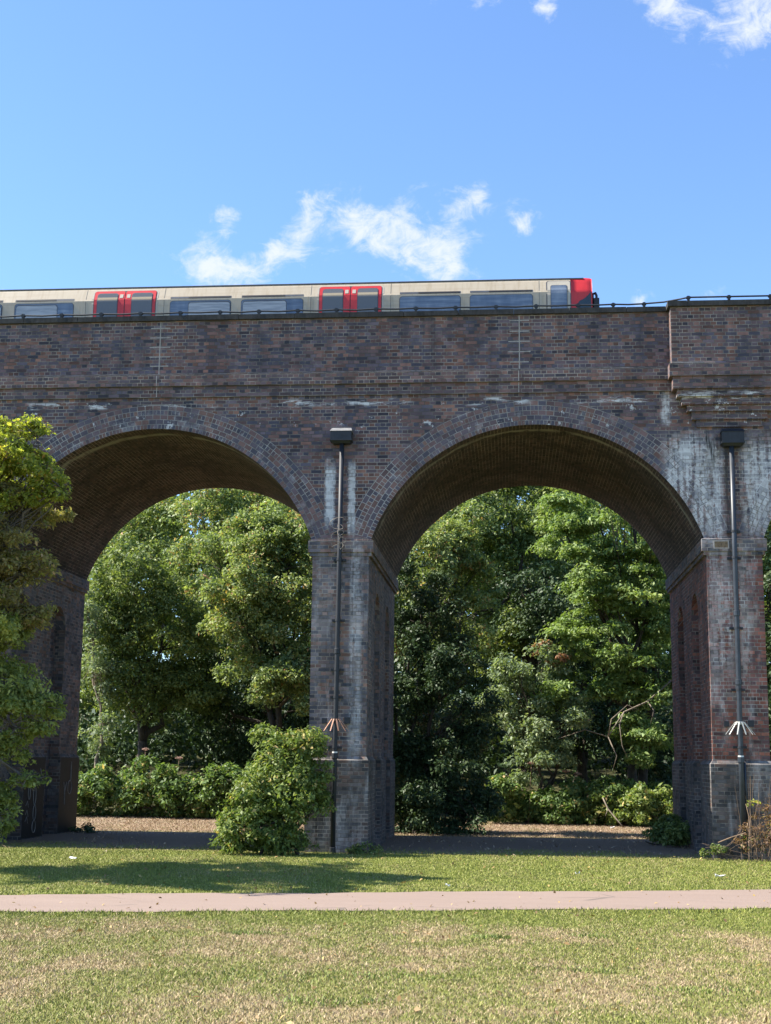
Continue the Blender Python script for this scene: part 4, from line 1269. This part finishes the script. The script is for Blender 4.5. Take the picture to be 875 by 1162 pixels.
v, f, tone = leaves_at(cc, np.full(nq, .62), 34, 0.24, 0.7, 0.5)
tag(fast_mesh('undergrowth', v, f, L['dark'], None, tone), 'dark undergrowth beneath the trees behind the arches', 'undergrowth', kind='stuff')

# hedges of bramble behind the straw
def thicket(label, x0, x1, Y, top, lm, seed, n, name='bramble_thicket', per=52, leaf=0.13, depth=1.2):
    R_ = random.Random(seed)
    lb = []
    k = max(int((x1 - x0) / 0.75), 2)
    for q in range(k):
        xx = x0 + (x1 - x0) * (q + .5) / k
        hh = top * R_.uniform(.72, 1.08)
        yy = Y + R_.uniform(-.25, .45)
        g0 = float(ground_z(xx, yy))
        lb.append((xx, yy, g0 + hh * .48, 0.62, depth * .6, hh * .52))
    return plant(name, label, 'thicket', ((x0 + x1) / 2, Y), lb, n, 0.24, per, leaf, lm, None, 0.05, 4, seed=seed, twigs=50, hollow=.35, under=.9, wood_name='stems', flat=.7)


xa, xb = at(84, 900, 14).x, at(268, 900, 14).x
thicket('long bramble thicket across the foot of the left arch', xa - .6, xb + 1.2, 14.6, 1.75, L['bramble'], 21, 330)
xa, xb = at(560, 900, 14).x, at(772, 900, 14).x
thicket('weedy bramble thicket across the foot of the right arch', xa - .2, xb + 1.4, 14.2, 1.40, L['bramble'], 22, 330)
thicket('low green nettle patch with taller tips in front of the maple', at(670, 900, 13.4).x, at(770, 900, 13.4).x, 13.6, 1.25, L['bush'], 23, 130, 'nettle_patch')

# dead umbel stems
SG = 'dead hogweed stems behind the arches'
for k, (px, py, yb, Y, lab) in enumerate([(165, 852, 905, 14.9, 'tall dead hogweed stem with a flat brown head in the left arch'), (203, 862, 905, 15.0, 'short dead hogweed stem right of the tall one in the left arch'),
                                          (603, 868, 928, 14.0, 'leaning dead hogweed stem in front of the grey shrub'), (642, 877, 920, 14.3, 'dead pink brown hogweed head left of the nettle patch'), (655, 880, 920, 14.4, 'second dead hogweed head close left of the nettle patch')]):
    tp = at(px, py, Y); bt_ = Vector((tp.x + random.uniform(-.12, .12), Y, float(ground_z(tp.x, Y))))
    t = thing('dead_hogweed', bt_, lab, 'dead plant', SG)
    rr = random.Random(90 + k)
    mb = MB(); mb.tube(crooked(bt_, tp, 5, .05, rr), [.016, .015, .013, .012, .010, .008], 5)
    mb.build('stem', M['stalk'], t, smooth=True)
    mb = MB()
    for q in range(16):
        a, r = q * 2.399, 0.02 + 0.10 * (q / 16) ** .5
        e = tp + Vector((math.cos(a) * r, math.sin(a) * r, .09 - r * .5))
        mb.tube([tp, e], [.006, .004], 4)
        for w in range(4):
            e2 = e + Vector((rr.uniform(-.03, .03), rr.uniform(-.03, .03), rr.uniform(.0, .03)))
            mb.tube([e, e2], [.008, .014], 4)
    mb.build('seed_head', flat_mat('seed_head', (0.34, 0.21, 0.16), .9, var=.3), t)
# fallen pale branch behind the right arch
mb = MB()
mb.tube([at(684, 905, 12.6), at(690, 918, 12.4), at(700, 930, 12.2), at(706, 937, 12.0)], [.02, .022, .022, .018], 5)
mb.tube([at(690, 918, 12.4), at(687, 926, 12.3)], [.015, .008], 4)
tag(mb.build('fallen_branch', M['bark_pale'], None, smooth=True, loc=at(706, 937, 12.0)), 'thin pale fallen branch lying against the weedy bramble thicket', 'branch')

# leaning bush in front of the middle pier
plant('leaning_bush', 'large sunlit bush leaning on the left of the middle pier', 'bush', (at(325, 960, -0.75).x, -0.75),
      [lobe(340, 848, -0.7, 26, 22), lobe(318, 862, -0.8, 30, 26), lobe(296, 900, -0.95, 32, 30), lobe(280, 938, -1.0, 30, 28), lobe(328, 902, -1.0, 34, 32), lobe(352, 880, -0.65, 18, 28), lobe(318, 948, -0.9, 30, 22), lobe(262, 958, -1.0, 14, 12), lobe(300, 832, -0.5, 13, 9), lobe(366, 905, -0.5, 10, 14)],
      420, 0.21, 46, 0.088, L['bush'], None, 0.07, 4, seed=31, twigs=60, hollow=.4)
plant('weed_clump', 'small dark weed clump at the foot of the middle pier', 'weed', (at(413, 968, -0.25).x, -0.25),
      [lobe(413, 965, -0.25, 17, 9), lobe(402, 968, -.22, 9, 6)], 34, 0.12, 34, 0.055, L['mid'], None, 0.012, 3, seed=32, twigs=10, wood_name='stems')
plant('shady_bush', 'dark low bush against the rear of the right pier', 'bush', (at(758, 948, 4.6).x, 4.6),
      [lobe(758, 944, 4.6, 17, 17), lobe(770, 950, 3.6, 13, 14)], 70, 0.2, 46, 0.09, L['mid'], None, 0.03, 3, seed=33, twigs=14, wood_name='stems')
plant('ground_ivy_clump', 'patch of ivy on the shaded ground beside the left pier', 'ivy', (at(98, 946, 6.0).x, 6.0),
      [lobe(93, 943, 6.0, 12, 9), lobe(102, 948, 5.6, 8, 5)], 26, 0.16, 34, 0.08, L['dark'], None, 0.015, 2, seed=34, twigs=6, wood_name='stems')
# dry tangle at the foot of the right pier
t = plant('dry_weed_tangle', 'tangle of dry brown weeds at the foot of the right pier', 'weeds', (at(858, 965, -0.45).x, -0.45),
          [lobe(856, 945, -0.45, 18, 22), lobe(872, 930, -0.5, 16, 34), lobe(845, 958, -.4, 14, 10), lobe(880, 950, -.5, 14, 20)], 60, 0.13, 22, 0.050, L['dry'], None, 0.006, 5, M['stalk'], seed=35, twigs=4, wood_name='stems', bare=0)
mb = MB()
R_ = random.Random(77)
for q in range(18):
    bx = at(R_.uniform(838, 885), 968, -0.45)
    hgt = R_.uniform(.5, 1.7)
    mb.tube(crooked((bx.x, -.45 + R_.uniform(-.15, .12), 0), (bx.x + R_.uniform(-.2, .2), -.5 + R_.uniform(-.2, .2), hgt), 4, .06, R_), [.006, .005, .004, .003, .002], 4, False)
mb.tube([at(815, 956, -.35), at(830, 950, -.5), at(846, 945, -.55), at(849, 948, -.5)], [.012, .012, .01, .006], 5)
mb.build('dead_stalks', M['stalk'], t)
plant('grass_tuft', 'tuft of long green grass and weeds at the left corner of the right plinth', 'weed', (at(817, 966, -0.3).x, -0.3),
      [lobe(815, 963, -0.3, 10, 5), lobe(802, 967, -.25, 6, 3)], 20, 0.08, 22, 0.06, L['mid'], None, 0.010, 3, seed=36, twigs=8, wood_name='stems')
plant('lit_sprig', 'single upright sprig with yellow green leaves in front of the right drainpipe', 'sprig', (at(846, 962, -0.5).x, -0.5),
      [lobe(852, 911, -0.5, 5, 3), lobe(857, 908, -.5, 4, 3)], 7, 0.05, 9, 0.055, L['lime'], None, 0.008, 1, M['stalk'], seed=37, twigs=4, fork=.85, wood_name='stem')

# near tree at the left edge
NT_Y = -6.0
TOP = [lobe(-30, 520, NT_Y, 62, 50, 1.3), lobe(20, 512, NT_Y, 40, 32), lobe(50, 540, NT_Y + .2, 24, 22), lobe(64, 556, NT_Y + .1, 12, 9), lobe(-10, 482, NT_Y, 36, 14), lobe(34, 486, NT_Y, 18, 11),
       lobe(-60, 540, NT_Y + 1.9, 66, 56, 1.2), lobe(-70, 560, NT_Y - 1.8, 66, 60, 1.2), lobe(-140, 610, NT_Y, 60, 50, 2.0), lobe(15, 560, NT_Y + .2, 46, 26)]
MIDL = [lobe(5, 610, NT_Y - .2, 46, 40), lobe(-60, 650, NT_Y, 70, 66, 1.9), lobe(28, 650, NT_Y, 32, 30), lobe(-170, 660, NT_Y, 80, 90, 2.0), lobe(-60, 660, NT_Y + 2.0, 60, 60), lobe(-80, 650, NT_Y - 2.0, 60, 60), lobe(15, 585, NT_Y + .2, 46, 34), lobe(10, 690, NT_Y + .2, 44, 30), lobe(-10, 640, NT_Y + .4, 50, 50)]
LOWL = [lobe(20, 775, NT_Y + .3, 44, 38), lobe(-30, 735, NT_Y + .2, 56, 46, 1.6), lobe(48, 800, NT_Y + .3, 24, 16), lobe(-6, 855, NT_Y + .3, 40, 28), lobe(34, 885, NT_Y + .2, 17, 10), lobe(-50, 850, NT_Y, 46, 56), lobe(-20, 930, NT_Y + .3, 30, 36), lobe(-2, 915, NT_Y + .2, 22, 30), lobe(10, 820, NT_Y + .1, 40, 26), lobe(8, 715, NT_Y + .3, 30, 20)]
plant('hawthorn_tree', 'near tree at the left edge, yellow green on top and shaded below', 'tree', (-9.6, NT_Y), TOP + MIDL + LOWL,
      3200, 0.18, 44, 0.078, L['lime'], None, 0.15, 2, seed=41, twigs=520, hollow=.35, bare=16, fork=.4, bark=flat_mat('twig_bark', (0.115, 0.098, 0.078), 0.95, var=0.4),
      lobes_mat=[L['lime']] * len(TOP) + [L['twiggy']] * len(MIDL) + [L['shade']] * len(LOWL))  # sunlit top and shaded bottom set by leaf colour, browning middle between

# ---------------------------------------------------------------- litter
for k, (px, py, lab, s) in enumerate([(82, 976, 'white crumpled paper scrap on the grass near the left pier', .10), (818, 996, 'white flat scrap on the grass below the right pier', .13), (655, 993, 'small pale scrap on the grass in front of the right arch', .06),
                                       (508, 1007, 'small pale scrap at the far edge of the path', .05), (695, 940, 'pale green scrap on the straw behind the right arch', .09)]):
    d = ray(px, py); P0 = CAM + d * ((0.03 - CAM.z) / d.z)
    mb = MB()
    R_ = random.Random(k)
    g = [[Vector((P0.x + (i - 1.5) * s * .42 + R_.uniform(-.01, .01), P0.y + (j - 1) * s * .35, 0.045 + R_.uniform(0, .05))) for i in range(4)] for j in range(3)]
    for j in range(2):
        for i in range(3):
            mb.face([g[j][i], g[j][i + 1], g[j + 1][i + 1], g[j + 1][i]])
            mb.face([p - Vector((0, 0, .003)) for p in (g[j + 1][i], g[j + 1][i + 1], g[j][i + 1], g[j][i])])
    tag(mb.build('paper_scrap', M['white_paint'], None, loc=(P0.x, P0.y, 0.04)), lab, 'litter', 'litter scraps')

# ---------------------------------------------------------------- sky and light
world = bpy.data.worlds.new('World'); scene.world = world
world.use_nodes = True
nt = NT(world.node_tree)
bg = nt.n.get('Background')
sky = nt.node('ShaderNodeTexSky', sky_type='NISHITA')
sky.sun_disc = False
sky.sun_elevation = SUN_EL
sky.sun_rotation = math.atan2(SUN_DIR.x, SUN_DIR.y)
sky.altitude = 60; sky.air_density = 1.0; sky.dust_density = 0.15; sky.ozone_density = 2.2
tc = nt.node('ShaderNodeTexCoord')
sepd = nt.node('ShaderNodeSeparateXYZ'); nt.l.new(tc.outputs['Generated'], sepd.inputs[0])
dx, dy, dz = sepd.outputs
ahead = nt.step(dy, 0.2, 0.35)
dys = nt.mx(dy, 0.05)
cu, cv = nt.m('DIVIDE', dx, dys), nt.m('DIVIDE', dz, dys)
comb = nt.node('ShaderNodeCombineXYZ'); nt.put(comb.inputs[0], cu); nt.put(comb.inputs[1], cv)
cvec = comb.outputs[0]
warp = nt.noise(cvec, 9.0, 5.0, 0.6, out=1)
wv = nt.node('ShaderNodeVectorMath', operation='MULTIPLY_ADD'); nt.put(wv.inputs[0], warp); wv.inputs[1].default_value = (.05, .05, 0); nt.put(wv.inputs[2], cvec)
wv2 = nt.node('ShaderNodeVectorMath', operation='SUBTRACT'); nt.put(wv2.inputs[0], wv.outputs[0]); wv2.inputs[1].default_value = (.025, .025, 0)
sw = nt.node('ShaderNodeSeparateXYZ'); nt.put(sw.inputs[0], wv2.outputs[0])
wu, wvv = sw.outputs[0], sw.outputs[1]
fb = nt.noise(nt.mapping(cvec, (1.0, 1.25, 1.0), rot=(0, 0, 0.5)), 34.0, 8.0, 0.66, 1.0)
fb2 = nt.noise(cvec, 110.0, 6.0, 0.65, 0.6)
tex = nt.add(nt.mul(fb, 0.72), nt.mul(fb2, 0.28))
# (x, y) of each puff in the photograph, half sizes in pixels, tilt, strength
PUFFS = [(240, 297, 40, 20, -18, 1.2), (258, 250, 18, 14, 0, .95), (325, 285, 52, 20, 25, 1.15), (352, 240, 14, 22, 15, 1.0), (425, 255, 50, 22, -25, 1.15), (470, 280, 60, 20, -30, .95), (462, 232, 24, 14, 30, .7),
         (520, 262, 22, 40, -30, .85), (535, 235, 28, 14, 20, .7), (500, 300, 26, 16, 0, .75), (597, 257, 14, 14, 0, 1.0), (388, 210, 16, 8, -20, .6), (722, 338, 14, 7, 10, 1.1), (823, 325, 12, 7, 0, .5),
         (757, 12, 34, 18, -20, 1.2), (842, 26, 40, 28, 25, 1.2), (800, -4, 40, 9, 0, .4), (614, 6, 14, 12, 0, 1.0), (596, 38, 14, 12, 0, .3), (885, 0, 36, 24, 0, 0.9), (540, -8, 60, 16, 0, .5),
         (-300, 150, 160, 60, 10, 1.1), (1150, 200, 140, 60, 5, 1.1), (-150, 330, 120, 30, 0, 1.0), (1050, 330, 90, 20, 0, 1.0), (400, -300, 200, 60, 0, 1.0)]
dens = None
for (px, py, rx, ry, tilt, s) in PUFFS:
    d0 = ray(px, py); u0, v0 = d0.x / d0.y, d0.z / d0.y
    k = 1.0 / F_PX * 0.95
    a = math.radians(tilt)
    du, dv = nt.sub(wu, u0), nt.sub(wvv, v0)
    e1 = nt.m('MULTIPLY_ADD', du, math.cos(a) / (rx * k), nt.mul(dv, math.sin(a) / (rx * k)))
    e2 = nt.m('MULTIPLY_ADD', dv, math.cos(a) / (ry * k), nt.mul(du, -math.sin(a) / (ry * k)))
    r2 = nt.m('MULTIPLY_ADD', e1, e1, nt.mul(e2, e2))
    g = nt.mul(nt.m('EXPONENT', nt.mul(r2, -0.62)), s)
    dens = g if dens is None else nt.add(dens, g)
dens = nt.m('MINIMUM', dens, 1.25)
cl = nt.step(nt.add(nt.mul(dens, 0.56), nt.mul(nt.sub(tex, 0.5), 2.1)), 0.16, 0.92)
cl = nt.mul(nt.mul(cl, ahead), nt.step(dens, 0.02, 0.25))
cl = nt.mul(cl, 0.92)
SKYMUL = nt.mix(1.0, sky.outputs[0], (0.86, 1.01, 1.20), 'MULTIPLY')
col = nt.mix(cl, SKYMUL, (3.9, 4.15, 4.5))
nt.put(bg.inputs['Color'], col)
bg.inputs['Strength'].default_value = 0.094

sun = bpy.data.lights.new('sun', 'SUN')
sun.energy = 5.0; sun.angle = math.radians(0.5); sun.color = (1.0, 0.93, 0.82)
so = bpy.data.objects.new('sun', sun); COL.objects.link(so)
so.rotation_euler = SUN_DIR.to_track_quat('Z', 'Y').to_euler()
so.location = (-30, 0, 40)

cam = bpy.data.cameras.new('camera')
cam.sensor_fit = 'VERTICAL'; cam.sensor_height = 24.0; cam.lens = 24.0 * F_PX / IMG_H
cam.clip_end = 5000; cam.clip_start = 0.1
co = bpy.data.objects.new('camera', cam); COL.objects.link(co)
R3 = Matrix((_r, _u, -_fw)).transposed()
co.matrix_world = Matrix.Translation(CAM) @ R3.to_4x4()
scene.camera = co

vs = scene.view_settings
vs.view_transform = 'Standard'; vs.look = 'None'; vs.gamma = 1.0; vs.use_curve_mapping = False
vs.exposure = 1.36
scene.cycles.max_bounces = 6
scene.cycles.diffuse_bounces = 3
scene.cycles.transmission_bounces = 3
scene.cycles.use_denoising = True
scene.render.filter_size = 1.15
